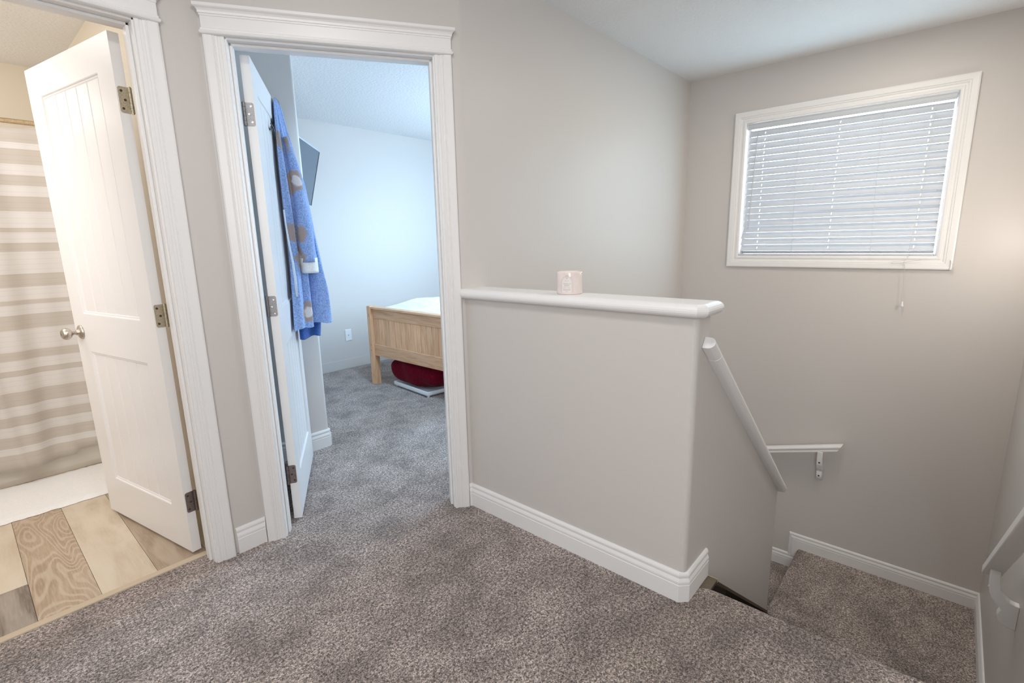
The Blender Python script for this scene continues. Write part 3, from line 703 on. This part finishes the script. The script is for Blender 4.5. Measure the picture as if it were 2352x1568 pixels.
# stringer trough beside the stair side wall: flat bronze end piece, sloping ledge, board painted black for gap shade
y0, y1 = .545, YE-.0005
mk('stringer_end_plate', *xf(box(1.676, 1.772, y0-.002, y1-.001, -.016, -.003), iv), M_BRONZE, stair)
mk('stringer_edge', *xf(box(1.7722, 1.7755, y0-.003, y1-.001, -.017, -.002), iv), metal('bright_edge', (0.85, 0.74, 0.56), 0.3), stair)
def sl_prism(ya, yb_, dz0, dz1, x0=1.776, x1=2.83):
    pr = [(x0, sbz(x0)+dz0), (x1, sbz(x1)+dz0), (x1, sbz(x1)+dz1), (x0, sbz(x0)+dz1)]
    vs = [V((a, ya, b)) for a, b in pr] + [V((a, yb_, b)) for a, b in pr]
    return vs, [(0, 1, 2, 3), (7, 6, 5, 4), (0, 1, 5, 4), (1, 2, 6, 5), (2, 3, 7, 6), (3, 0, 4, 7)]
mk('stringer_ledge', *xf(sl_prism(y1-.014, y1+.004, -.020, -.001), iv), M_BRONZE, stair)
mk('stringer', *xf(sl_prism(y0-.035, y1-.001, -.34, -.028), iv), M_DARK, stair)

# ------------------------------------------------------------------ window and blind
yo0, yo1, zo0, zo1 = WIN
def ring(prof, y0, y1, z0, z1, x, out=-1):
    pts = [V((x, y0, z0)), V((x, y1, z0)), V((x, y1, z1)), V((x, y0, z1))]
    A = [V((0, -1, -1)), V((0, 1, -1)), V((0, 1, 1)), V((0, -1, 1))]
    return sweep(prof, pts, A, [V((out, 0, 0))]*4, closed=True)
win = struct('window_1', join(wall_open(XW+.001, XW+.115, yo0, yo1, zo0, zo1, 'y', [(yo0+.004, yo1-.004, zo0+.004, zo1-.004)])), M_TRIM, 'white framed stair window with a closed blind', 'window')
WC = [(-.004, 0), (-.004, .010), (.002, .013), (.012, .0135), (.016, .0105), (.027, .0105), (.030, .014), (.036, .0155), (.039, .014), (.042, .018), (.068, .0195), (.075, .0175), (.075, 0)]
for i in range(4):      # four mitred casing lengths
    y0_, y1_, z0_, z1_ = yo0+.004, yo1-.004, zo0+.004, zo1-.004
    pts = [V((XW, y0_, z0_)), V((XW, y1_, z0_)), V((XW, y1_, z1_)), V((XW, y0_, z1_))]
    A = [V((0, -1, -1)), V((0, 1, -1)), V((0, 1, 1)), V((0, -1, 1))]
    j = (i+1) % 4
    v, f = sweep(WC, [pts[i], pts[j]], [A[i], A[j]], [V((-1, 0, 0))]*2)
    mk('casing', v, f, (M_TRIMH, M_TRIM)[i % 2], win)
SA = [(0, -.02), (0, .02), (-.014, .02), (-.014, -.02)]
v, f = ring(SA, yo0+.004, yo1-.004, zo0+.004, zo1-.004, XW+.095); mk('sash', v, f, M_PLASTIC, win)
mk('pane', *box(XW+.093, XW+.097, yo0+.016, yo1-.016, zo0+.016, zo1-.016), M_GLASS, win)

bl = empty('window_blind', (XW+.03, (yo0+yo1)/2, zo0)); tag(bl, 'white slatted blind filling the stair window, nearly closed', 'blind')
iv = Matrix.Translation(-bl.location)
bx = XW+.030; by0, by1 = yo0+.026, yo1-.024
v, f = box(bx-.020, bx+.020, by0-.010, by1+.010, 2.040, 2.0645); mk('headrail', *xf((v, f), iv), M_PLASTIC, bl)
VAL = [(-.030, 2.031), (-.034, 2.034), (-.034, 2.040), (-.031, 2.044), (-.031, 2.061), (-.034, 2.065), (-.033, 2.0715), (-.028, 2.072), (-.026, 2.068), (-.026, 2.033)]
v, f = sweep([(a, b) for a, b in VAL], [V((bx, by0-.008, 0)), V((bx, by1+.008, 0))], [V((1, 0, 0))]*2, [V((0, 0, 1))]*2)
mk('valance', *xf((v, f), iv), M_SLAT, bl)
lad = [1.112, .660, .2005]
def slat_geo(zc, ang, sag0=0, y0=by0, y1=by1, dz1=0.0):
    wd = .0495; nseg = 6; th = .0026
    ys = [y0]
    for l in sorted(lad): ys += [l-.0022, l+.0022]
    ys += [y1]
    vs, fs = [], []
    ca, sa = math.cos(math.radians(ang)), math.sin(math.radians(ang))
    cols = []
    for y in ys:
        row = []
        for side in (0, 1):
            for q in range(nseg+1):
                t = q/nseg-.5
                a = t*wd; b = -.0026*(1-4*t*t)*1.0 + (th if side else 0)
                # slat lies along the window, its room edge low
                x = a*ca - b*sa; z = a*sa + b*ca
                fr = (y-y0)/(y1-y0)
                row.append(len(vs)); vs.append(V((bx + x, y, zc + z + dz1*(1-fr))))
        cols.append(row)
    m = nseg+1
    for c in range(len(ys)-1):
        gap = c % 2 == 1
        for q in range(nseg):
            if gap and q in (2, 3): continue
            a, b = cols[c], cols[c+1]
            fs.append((a[q], a[q+1], b[q+1], b[q])); fs.append((a[m+q], b[m+q], b[m+q+1], a[m+q+1]))
        a, b = cols[c], cols[c+1]
        fs.append((a[0], b[0], b[m], a[m])); fs.append((a[m-1], a[2*m-1], b[2*m-1], b[m-1]))
    for c, o_ in ((cols[0], 0), (cols[-1], 1)): fs.append(tuple(c[:m]) + tuple(reversed(c[m:])))
    return vs, fs
SL_ANG = 62
for i in range(19):
    zc = 2.004 - .0446*i
    a = SL_ANG + random.uniform(-1.2, 1.2)
    if i >= 16: a -= 5
    v, f = slat_geo(zc, a, y1=by1 + (0.010 if i >= 16 else 0), dz1=random.uniform(-.0012, .0012))
    mk('slat', *xf((v, f), iv), M_SLAT, bl)
for i in range(3):
    v, f = slat_geo(1.176 - .0062*i, 4 + random.uniform(-2, 2), dz1=random.uniform(-.002, .002), y1=by1+.008); mk('slat', *xf((v, f), iv), M_SLAT, bl)
v, f = box(bx-.026, bx+.024, by0-.002, by1+.008, 1.1415, 1.158); mk('bottom_rail', *xf((v, f), iv), M_SLAT, bl, bev=0.004)
for l in lad:
    for dx in (-.0262, .0262):
        mk('ladder_cord', *xf(tube([(bx+dx, l-.004, 2.04), (bx+dx, l-.004, 1.15)], .0006, 6), iv), M_CORD, bl)
    mk('rail_clip', *xf(box(bx-.0285, bx-.0262, l-.013, l+.013, 1.1405, 1.151), iv), M_WAND, bl)
for l in (.889, .4325):
    mk('lift_cord', *xf(tube([(bx-.029, l, 2.04), (bx-.029, l-.004, 1.6), (bx-.029, l-.016, 1.15)], .0011, 6), iv), M_CORD, bl)
    mk('rail_clip', *xf(box(bx-.0285, bx-.0262, l-.025, l+.002, 1.1405, 1.151), iv), M_WAND, bl)
mk('tilt_wand', *xf(join(tube([(bx-.038, 1.152, 1.985), (bx-.040, 1.171, 1.335)], .0042, 8), tube([(bx-.030, 1.148, 2.034), (bx-.040, 1.149, 2.00), (bx-.038, 1.152, 1.982)], .0018, 6)), iv), M_WAND, bl)
pc = tube([(bx-.036, .186, 2.03), (bx-.038, .186, 1.75), (bx-.040, .200, 1.45), (bx-.050, .214, 1.25), (XW-.028, .222, 1.130), (XW-.030, .238, 1.105), (XW-.028, .228, 1.085), (XW-.026, .222, 1.00), (XW-.026, .216, .86)], .0013, 6)
mk('pull_cord', *xf(pc, iv), M_CORD, bl)
v, f = lathe([(0, .020), (.0028, .020), (.004, .012), (.0072, -.004), (.0076, -.010), (.005, -.0145), (0, -.015)], 16)
mk('tassel', *xf(xf((v, f), Matrix.Translation(V((XW-.026, .2155, .842)))), iv), M_PLASTIC, bl, smooth=True)
mk('loose_cord_loop', *xf(tube([(XW-.028, .224, 1.118), (XW-.024, .290, 1.112), (XW-.024, .300, 1.100), (XW-.026, .250, 1.102), (XW-.025, .190, 1.115), (XW-.02, .130, 1.128)], .0011, 6), iv), M_CORD, bl)
cl = [(-.004, -.030), (.002, -.026), (.009, -.014), (.006, -.006), (.010, 0), (.006, .006), (.009, .014), (.002, .026), (-.004, .030), (-.001, .012), (-.002, 0), (-.001, -.012)]
k = len(cl)
vs = [V((XW-.0190, .012-a, 1.092+b)) for a, b in cl] + [V((XW-.030, .012-a*.8, 1.092+b*.95)) for a, b in cl]
o = mk('cord_cleat', vs, [tuple(range(k)), tuple(range(k, 2*k))[::-1]] + [(i, (i+1) % k, k+(i+1) % k, k+i) for i in range(k)], M_PLASTIC)
tag(o, 'small clear cord cleat on the lower right corner of the window casing', 'cleat')

# ------------------------------------------------------------------ candle on the cap
can = empty('candle', (1.622, 1.128, 1.081)); tag(can, 'blush glass jar candle with printed arch label on the white cap', 'candle')
RJ, HJ = .0505, .0865
v, f = lathe([(0, .0), (.046, 0), (.0490, .0015), (RJ, .005), (RJ, HJ-.004), (RJ-.0005, HJ-.001), (RJ-.002, HJ), (RJ-.0035, HJ-.001), (RJ-.004, HJ-.005), (RJ-.004, .064), (0, .064)], 56)
mk('jar', v, f, M_JAR, can, smooth=True)
v, f = lathe([(0, .0655), (RJ-.0046, .0655), (RJ-.0046, .0645), (0, .0645)], 40); mk('wax', v, f, M_WAX, can)
for a in (0, 2.1, 4.2):
    mk('wick', *tube([(.018*math.cos(a), .018*math.sin(a), .065), (.018*math.cos(a)+.001, .018*math.sin(a), .074)], .0011, 6), M_INK, can)
LA = math.atan2(-1.128, -1.622) - .22      # label faces slightly left of the viewpoint
def on_jar(pts2, rr):           # (x right, y up) in metres on the jar surface
    return [V((rr*math.cos(LA + x/RJ), rr*math.sin(LA + x/RJ), y)) for x, y in pts2]
def strip(pa, w_, rr):
    vs = []; n_ = len(pa)
    for i, p in enumerate(pa):
        t = V((pa[min(i+1, n_-1)][0]-pa[max(i-1, 0)][0], pa[min(i+1, n_-1)][1]-pa[max(i-1, 0)][1])).normalized(); nn = V((-t.y, t.x))*w_/2
        vs += on_jar([(p[0]+nn.x, p[1]+nn.y), (p[0]-nn.x, p[1]-nn.y)], rr)
    return vs, [(2*i, 2*i+1, 2*i+3, 2*i+2) for i in range(n_-1)]
archp = lambda w_, zt: [(-w_, .010), (-w_, .030), (-w_, zt-w_)] + [(w_*math.cos(a), zt-w_+w_*math.sin(a)) for a in [math.pi*(1-i/14) for i in range(1, 14)]] + [(w_, zt-w_), (w_, .030), (w_, .010)]
ap = archp(.0225, .0705)
lv = []; ap_l = ap[:9]; ap_r = ap[::-1][:9]
for (a, b), (c, d) in zip(ap_l, ap_r):
    for t in range(9): lv += on_jar([(a+(c-a)*t/8, b+(d-b)*t/8)], RJ+.0003)
lf = [(i*9+t, i*9+t+1, i*9+t+10, i*9+t+9) for i in range(8) for t in range(8)]
lab = mk('label', lv, lf, M_LABEL, can)
pr = [strip(archp(.0225, .0705), .0006, RJ+.0006), strip(archp(.0200, .0680), .0004, RJ+.0006), strip([(-.0225, .010), (0, .010), (.0225, .010)], .0005, RJ+.0006),
      strip([(-.017, .0265), (-.008, .0265), (.008, .0265), (.017, .0265)], .0005, RJ+.0006)]
for x in (-.0035, 0, .0035): pr.append(strip([(x-.0011, .0728), (x+.0011, .0728)], .0022, RJ+.0006))
for i in range(5): pr.append(strip([(-.005+.001*i, .0655-.0014*i), (.005-.001*i, .0655-.0014*i)], .0005, RJ+.0006))
for zz, ww in ((.0300, .012), (.0225, .014), (.0195, .016), (.0165, .013), (.0135, .004)):
    x = -ww
    while x < ww:
        l_ = random.uniform(.0012, .003); pr.append(strip([(x, zz), (min(x+l_, ww), zz)], .0009, RJ+.0006)); x += l_+.0007
v, f = join(*pr); mk('printed_lines', v, f, M_INK, lab)
def jar_text(word, size, zb):
    cu = bpy.data.curves.new('lettering', 'FONT'); cu.body = word; cu.size = size; cu.align_x = 'CENTER'; cu.space_character = 1.15; cu.resolution_u = 2
    t = bpy.data.objects.new('lettering', cu); COL.objects.link(t); bpy.context.view_layer.update()
    me = bpy.data.meshes.new_from_object(t.evaluated_get(bpy.context.evaluated_depsgraph_get()))
    bpy.data.objects.remove(t); bpy.data.curves.remove(cu)
    me.name = 'lettering'
    for q in me.vertices: q.co = on_jar([(q.co.x, zb+q.co.y)], RJ+.0008)[0]
    o_ = bpy.data.objects.new('lettering', me); COL.objects.link(o_); o_.parent = lab
    me.materials.clear(); me.materials.append(M_INK)
jar_text('VANILLA', .0068, .0405); jar_text('BEAN', .0068, .0340); 
v, f = join(strip([(-.008, .0535), (-.002, .0535)], .0008, RJ+.0006), strip([(-.001, .0535), (.008, .0535)], .0008, RJ+.0006)); mk('printed_lines', v, f, M_INK, lab)

# ------------------------------------------------------------------ bathroom things
tub = empty('bathtub', (-.13, 4.2, 0)); tag(tub, 'cream bathtub behind the striped shower curtain', 'bathtub')
iv = Matrix.Translation(-tub.location)
ap_ = [(3.830, .0), (3.826, .03), (3.822, .30), (3.824, .40), (3.815, .44), (3.815, .465), (3.825, .478), (3.90, .48), (3.93, .46), (3.95, .30), (3.98, .14), (4.06, .10), (4.40, .10), (4.46, .14), (4.49, .30), (4.50, .46), (4.52, .48), (4.572, .48), (4.572, 0)]
k = len(ap_); vs = [V((-.94, a, b)) for a, b in ap_] + [V((.685, a, b)) for a, b in ap_]
mk('tub_shell', *xf((vs, [(i, (i+1) % k, k+(i+1) % k, k+i) for i in range(k)]), iv), M_TUB, tub)
for x0_, x1_ in ((-.94, -.86), (.61, .685)): mk('tub_end', *xf(box(x0_, x1_, 3.90, 4.52, .10, .479), iv), M_TUB, tub, bev=0.02)
o = mk('shower_rod', *tube([(-.945, 3.775, 1.957), (.685, 3.775, 1.957)], .0125, 16), M_CHROMEW, smooth=True)
tag(o, 'warm chrome rod carrying the shower curtain', 'rod')
for x, t in ((-.945, 0), (.685, 1)):
    v, f = lathe([(0, 0), (.028, 0), (.028, .006), (.016, .012), (0, .012)], 24)
    Mx = Matrix.Translation(V((x, 3.775, 1.957))) @ Matrix.Rotation(math.radians(90 if not t else -90), 4, 'Y')
    mk('rod_flange', *xf((v, f), Mx), M_CHROMEW, o)
cur = empty('shower_curtain', (0, 3.77, 1.93)); tag(cur, 'beige and white striped shower curtain hung in front of the tub', 'curtain')
iv = Matrix.Translation(-cur.location)
nx, nz = 170, 40; vs = []
for j in range(nz+1):
    t = j/nz
    for i in range(nx+1):
        x = -.90 + 1.49*i/nx
        z = 1.9435 - t*(1.8235 + .02*math.sin(x*5+1) - (.02 if x > .35 else 0)) - (1-t)**8*.018*abs(math.sin(x*13))
        am = .005 + .011*t
        y = 3.772 - .012*t + am*math.sin(x*21 + 1.3*math.sin(x*4.1) + .5*t) + am*.45*math.sin(x*47 + 2*t) - .02*t*math.exp(-((x-(-.02+.14*t))/.03)**2)
        vs.append(V((x, y, z)))
fs = [(j*(nx+1)+i, j*(nx+1)+i+1, (j+1)*(nx+1)+i+1, (j+1)*(nx+1)+i) for j in range(nz) for i in range(nx)]
o = mk('curtain_cloth', *xf((vs, fs), iv), M_CURT, cur, smooth=True)
sm = o.modifiers.new('thickness', 'SOLIDIFY'); sm.thickness = .0012
def mat_geo():
    vs, fs = [], []; nx, ny = 60, 24
    x0, x1, y0, y1 = -.62, .55, 3.292, 3.800
    rr = random.Random(3)
    for j in range(ny+1):
        for i in range(nx+1):
            e = min(i, nx-i, j, ny-j)
            z = .014 + rr.uniform(-.0018, .0018) if e > 0 else .002
            jx = rr.uniform(-.003, .003) if e == 0 else 0
            vs.append(V((x0+(x1-x0)*i/nx + jx, y0+(y1-y0)*j/ny + (rr.uniform(-.004, .004) if e == 0 else 0) + .02*(i/nx-.5)*-1, z)))
    fs = [(j*(nx+1)+i, j*(nx+1)+i+1, (j+1)*(nx+1)+i+1, (j+1)*(nx+1)+i) for j in range(ny) for i in range(nx)]
    return vs, fs
o = mk('bath_mat', *mat_geo(), M_MAT, smooth=True); tag(o, 'white fluffy bath mat lying along the front of the tub', 'bath mat')

# ------------------------------------------------------------------ bathrobe on the bedroom door
T2 = Matrix.Translation(HB2) @ Matrix.Rotation(math.radians(TH), 4, 'Z') @ Matrix.Scale(-1, 4, V((0, 1, 0)))    # (u, v, z): v out of the hall face
def interp(tab, z):
    tab = sorted(tab)
    if z <= tab[0][0]: return tab[0][1:]
    for a, b in zip(tab, tab[1:]):
        if z <= b[0]:
            t = (z-a[0])/(b[0]-a[0]); return tuple(p+(q-p)*t for p, q in zip(a[1:], b[1:]))
    return tab[-1][1:]
#      z      uL    vR
RT = [(2.045, .60, .022), (1.99, .55, .034), (1.92, .525, .045), (1.84, .515, .060), (1.78, .50, .073), (1.69, .475, .094), (1.62, .47, .112), (1.50, .47, .126), (1.366, .49, .139), (1.18, .485, .163), (1.0, .42, .171), (.86, .36, .174)]
def bell(t, c, w_): return math.exp(-((t-c)/w_)**2)
def robe_geo():
    nf, nb, nz = 46, 14, 44; vs = []
    for j in range(nz+1):
        z = 2.045 - (2.045-.858)*j/nz
        uL, vR = interp(RT, z); kz = (2.045-z)/1.187
        row = []
        L = V((uL, .010)); Rr = V((.68, vR)); d = Rr-L; nn = V((-d.y, d.x)).normalized()      # towards the hall viewer
        for i in range(nf+1):
            t = i/nf
            f = .020*bell(t, .16, .11) - .016*bell(t, .33, .035)*min(1, kz*3) + .015*bell(t, .46, .08) + .018*bell(t, .86, .10)
            low = max(0, min(1, (1.20-z)/.16))
            f -= low*.075*bell(t, .62, .085)
            f += low*.022*bell(t, .90, .10)
            f += .003*math.sin(t*40+z*9)
            f *= min(1, .25+kz*1.6)
            f *= (1-(2*t-1)**12)
            p = L + d*t + nn*f
            row.append((p.x, max(p.y, .006)))
        for i in range(1, nb):
            t = i/nb
            row.append((.68+.10*math.sin(math.pi*t)*(.4+.6*kz)+.03*t, vR*(1-t)+.006))
        row.append((.70, .006))
        hemdrop = 0
        for (u, v_) in row:
            zz = z + (-.006*math.sin(u*22+v_*40) if j >= nz-1 else 0)
            vs.append(T2 @ V((u, v_, zz)))
    m = nf+1+nb
    fs = [(j*m+i, j*m+(i+1) % m, (j+1)*m+(i+1) % m, (j+1)*m+i) for j in range(nz) for i in range(m)]
    fs.append(tuple(range(m)))
    return vs, fs
rb = empty('bathrobe', T2 @ V((.66, .03, 2.05))); tag(rb, 'blue fleece robe with brown patches hanging on the open bedroom door', 'bathrobe')
iv = Matrix.Translation(-rb.location)
o = mk('robe_body', *xf(robe_geo(), iv), M_ROBE, rb, smooth=True); so = o.modifiers.new('smooth', 'SUBSURF'); so.levels = 1; so.render_levels = 1
def sleeve(z0, z1, fn, n=22, nz=24, wave=.0):
    vs = []
    for j in range(nz+1):
        z = z0+(z1-z0)*j/nz; u, v_, ru, rv = fn(z)
        for q in range(n):
            a = 2*math.pi*q/n; kf = 1+wave*math.sin(3*a+z*20)
            vs.append(T2 @ V((u+ru*math.cos(a)*kf, v_+rv*math.sin(a)*kf, z+.010*math.sin(a)*0)))
    fs = [(j*n+q, j*n+(q+1) % n, (j+1)*n+(q+1) % n, (j+1)*n+q) for j in range(nz) for q in range(n)]
    fs += [tuple(range(n)), tuple(range(nz*n, (nz+1)*n))]
    return vs, fs
def sfn(z):
    c, r = interp([(1.84, .050, .012), (1.70, .072, .026), (1.5, .088, .037), (1.35, .097, .041), (1.20, .101, .045)], z)
    return (.572, c, r*1.2, r)
slv = mk('sleeve', *xf(sleeve(1.84, 1.20, sfn, wave=.05), iv), M_ROBE, rb, smooth=True)
mk('cuff', *xf(sleeve(1.222, 1.142, lambda z: (.572, .101+.002*(1.22-z), .050+.02*(1.22-z)*.3, .0455), nz=6), iv), M_CUFF, slv, smooth=True)
def hem_geo():
    nf, nz = 30, 10; vs = []
    for j in range(nz+1):
        z = .90 - .128*j/nz
        L, Rr = V((.60, .012)), V((.70, .116+.012*(z-.78)/.1))
        for i in range(nf+1):
            t = i/nf; p = L+(Rr-L)*t
            vs.append(T2 @ V((p.x - .012*math.sin(t*9), p.y, z - .006*math.sin(t*7))))
    return vs, [(j*(nf+1)+i, j*(nf+1)+i+1, (j+1)*(nf+1)+i+1, (j+1)*(nf+1)+i) for j in range(nz) for i in range(nf)]
o = mk('back_hem', *xf(hem_geo(), iv), M_HEM, rb, smooth=True); so = o.modifiers.new('t', 'SOLIDIFY'); so.thickness = .012
tie = [(.46, .016, 1.47), (.455, .018, 1.40), (.45, .024, 1.30), (.44, .034, 1.20), (.43, .038, 1.12), (.41, .040, 1.03)]
mk('tie_cord', *xf(tube([T2 @ V(p) for p in tie], [.004, .004, .0045, .0055, .006, .006], 8), iv), M_TIE, rb, smooth=True)
hk = empty('door_hook', T2 @ V((.46, 0, 1.86))); tag(hk, 'black hook on the face of the bedroom door beside the robe', 'hook')
iv = Matrix.Translation(-hk.location)
mk('hook_plate', *xf(xf(box(.425, .495, 0.0, .003, 1.845, 1.862), T2), iv), M_BLACK, hk)
mk('hook_arm', *xf(tube([T2 @ V(p) for p in ((.43, .003, 1.875), (.45, .009, 1.86), (.47, .011, 1.845), (.495, .007, 1.828))], .003, 8), iv), M_BLACK, hk)

# ------------------------------------------------------------------ bedroom things
bed = empty('bed', (2.53, 3.46, 0)); tag(bed, 'pine bed with a planked footboard and white bedding', 'bed')
iv = Matrix.Translation(-bed.location)
def B(nm, g, m, bev=.004, par=None): return mk(nm, *xf(g, iv), m, par or bed, bev=bev)
FX, BY0, BY1 = 2.497, 2.68, 3.985
for y0, y1 in ((BY1-.054, BY1), (BY0, BY0+.054)):
    p = B('leg', box(FX, FX+.070, y0, y1, 0, .738), M_PINE)
    if y1 == BY1:
        for z in (.66, .645, .375, .325):
            v, f = lathe([(0, .0004), (.0035, .0004), (.0045, 0)], 12)
            Mx = Matrix.Translation(V((FX-.0003, BY1-.030+(.004 if z < .35 else 0), z))) @ Matrix.Rotation(math.radians(-90), 4, 'Y')
            mk('screw', *xf(xf((v, f), Mx), iv), M_SCREW, p)
iy0, iy1 = BY0+.054, BY1-.054
B('cap_rail', box(FX+.004, FX+.064, iy0, iy1, .712, .732), M_PINEH)
B('top_rail', box(FX+.026, FX+.052, iy0, iy1, .622, .712), M_PINEH)
B('bottom_rail', box(FX+.022, FX+.054, iy0, iy1, .275, .385), M_PINEH)
B('stile', box(FX+.026, FX+.050, 3.255, 3.300, .385, .622), M_PINE)
y = iy1; ws = [.050] + [.0785]*8
for a0, a1 in ((3.302, iy1), (iy0, 3.253)):
    n = max(1, round((a1-a0)/.079)); wd = (a1-a0)/n
    for i in range(n): B('board', box(FX+.030+random.uniform(-.001, .001), FX+.044, a0+wd*i+.0024, a0+wd*(i+1)-.0024, .383, .624), M_PINE, .004)
for y0 in (BY1-.040, BY0+.012): B('side_rail', box(FX+.07, 4.45, y0, y0+.028, .28, .42), M_PINEH)
def mattress():
    nx, ny = 26, 18; vs = []
    for j in range(ny+1):
        for i in range(nx+1):
            x = FX+.075+1.87*i/nx; y = BY0+.02 + (BY1-BY0-.04)*j/ny
            e = min(i, j, ny-j)
            z = .70 - (.03 if e == 0 else 0) + .065*min(1, i/3.5) + .012*math.sin(i*1.1+j*.8) - .06*max(0, (j/ny-.72))
            vs.append(V((x, y, z)))
    fs = [(j*(nx+1)+i, j*(nx+1)+i+1, (j+1)*(nx+1)+i+1, (j+1)*(nx+1)+i) for j in range(ny) for i in range(nx)]
    return join((vs, fs), box(FX+.078, 4.44, BY0+.03, BY1-.05, .42, .68))
B('mattress', mattress(), M_SHEET, 0)
sh = []
for j in range(7):
    for i in range(9):
        z = .56 - .19*j/6; x = 2.66+.10*i/8
        sh.append(V((x, 3.99 + .25*[.25, .9, 1.0, .35, .3, 1.0, .45][j]*(.55+.45*math.cos(i*.7)) , z)))
B('sheet_corner', (sh, [(j*9+i, j*9+i+1, (j+1)*9+i+1, (j+1)*9+i) for j in range(6) for i in range(8)]), M_SHEET, 0)
tr = empty('tray', (2.62, 3.48, 0)); tag(tr, 'white flat tray on the carpet under the pine bed', 'tray')
M_TRAY = mat('white_tray_board', (0.74, 0.76, 0.78), 0.4)[0]
ang = math.radians(5)
Mt = Matrix.Translation(V((2.535, 3.215, 0))) @ Matrix.Rotation(ang*-1.0, 4, 'Z')
ivt = Matrix.Translation(-tr.location)
def TB(nm, g): return mk(nm, *xf(xf(g, Mt), ivt), M_TRAY, tr, bev=.003)
TB('tray_base', box(0, .60, 0, .545, .012, .024))
TB('rim', box(0, .014, 0, .545, .012, .048)); TB('rim', box(.014, .60, 0, .014, .012, .048)); TB('rim', box(.014, .60, .531, .545, .012, .048)); TB('rim', box(.586, .60, .014, .531, .012, .048))
for x, y in ((.02, .02), (.02, .52), (.57, .02), (.57, .52)):
    v, f = lathe([(0, 0), (.012, 0), (.013, .012), (0, .012)], 12); mk('foot', *xf(xf(xf((v, f), Matrix.Translation(V((x, y, 0)))), Mt), ivt), M_TRAY, tr)
def bundle():
    n, m = 36, 18; vs = []
    for j in range(m+1):
        t = j/m; y = 3.165+.685*t
        e = math.sqrt(max(0, 1-(2*t-1)**4))
        for i in range(n):
            a = 2*math.pi*i/n; c, s = math.cos(a), math.sin(a)
            rx = .165*(.55+.45*e); rz_ = .116*(.35+.65*e)
            cs = lambda q: math.copysign(abs(q)**.75, q)
            f = 1+.05*math.sin(4*a+t*9)+.05*math.sin(t*17+2*a)
            z = .155 + rz_*cs(s)*f; x = 2.745 + rx*cs(c)*f - .03*(1-abs(2*t-1))
            vs.append(V((x, y, max(z, .050))))
    fs = [(j*n+i, j*n+(i+1) % n, (j+1)*n+(i+1) % n, (j+1)*n+i) for j in range(m) for i in range(n)] + [tuple(range(n)), tuple(range(m*n, (m+1)*n))]
    return vs, fs
o = mk('folded_blanket', *bundle(), M_RED, smooth=True); tag(o, 'bunched maroon blanket lying on the white tray under the bed', 'blanket')
# television on the wall corner
tv = empty('television'); tag(tv, 'slim dark television tilted on the bedroom wall beyond the robe', 'television')
tvh, tvw = .49, .80
c = V((2.356, 4.30, 2.098)); rgt = V((.66, .75, 0)).normalized(); nrm_h = V((rgt.y, -rgt.x, 0)); tl = math.radians(14)
nrm = (nrm_h*math.cos(tl) - V((0, 0, 1))*math.sin(tl)); upv = (V((0, 0, 1))*math.cos(tl) + nrm_h*math.sin(tl))
Mtv = Matrix(((rgt.x, upv.x, nrm.x, c.x), (rgt.y, upv.y, nrm.y, c.y), (rgt.z, upv.z, nrm.z, c.z), (0, 0, 0, 1)))
tv.matrix_world = Mtv
mk('screen', *box(-tvw+.010, -.010, -tvh+.014, -.010, -.004, .001), M_SCREEN, tv)
for y0_, y1_ in ((-.010, 0), (-tvh, -tvh+.014)): mk('bezel', *box(-tvw, 0, y0_, y1_, -.03, .003), M_TVEDGE, tv)
for x0_, x1_ in ((-.009, 0), (-tvw, -tvw+.010)): mk('side_frame', *box(x0_, x1_, -tvh+.014, -.010, -.03, .003), M_TVFRAME, tv)
mk('back_shell', *box(-tvw+.012, -.012, -tvh+.015, -.012, -.045, -.005), M_TVFRAME, tv)
iM = Mtv.inverted()
mk('wall_arm', *tube([V((-tvw/2, -.2, -.040)), V((-tvw/2, -.2, -.09)), iM @ V((1.62, 4.16, 1.88)), iM @ V((1.5005, 4.16, 1.88))], .02, 10), M_TVFRAME, tv)
mk('wall_bracket', *xf(box(1.5002, 1.515, 4.10, 4.22, 1.80, 1.96), iM), M_TVFRAME, tv)
ol = empty('wall_plate', (2.70, 4.690, .358)); tag(ol, 'white wall plate with one cable jack low on the far bedroom wall', 'wall plate')
mk('plate', *box(-.036, .036, -.006, 0, -.060, .060), M_PLASTIC, ol, bev=.003)
v, f = lathe([(0, .009), (.003, .009), (.0045, .008), (.0045, 0)], 12); mk('jack', *xf((v, f), Matrix.Translation(V((0, -.006, 0))) @ Matrix.Rotation(math.radians(90), 4, 'X')), M_BRASSY, ol)
bwn = struct('window_2', wall_open(4.76, 4.85, 1.80, 3.05, .9, 2.1, 'y', [(1.85, 3.0, .95, 2.05)]), M_TRIM, 'white framed bedroom window out of view', 'window')
mk('pane', *box(4.80, 4.805, 1.85, 3.0, .95, 2.05), M_GLASS, bwn)
for o_ in (hr, hw_): del o_['cat_']
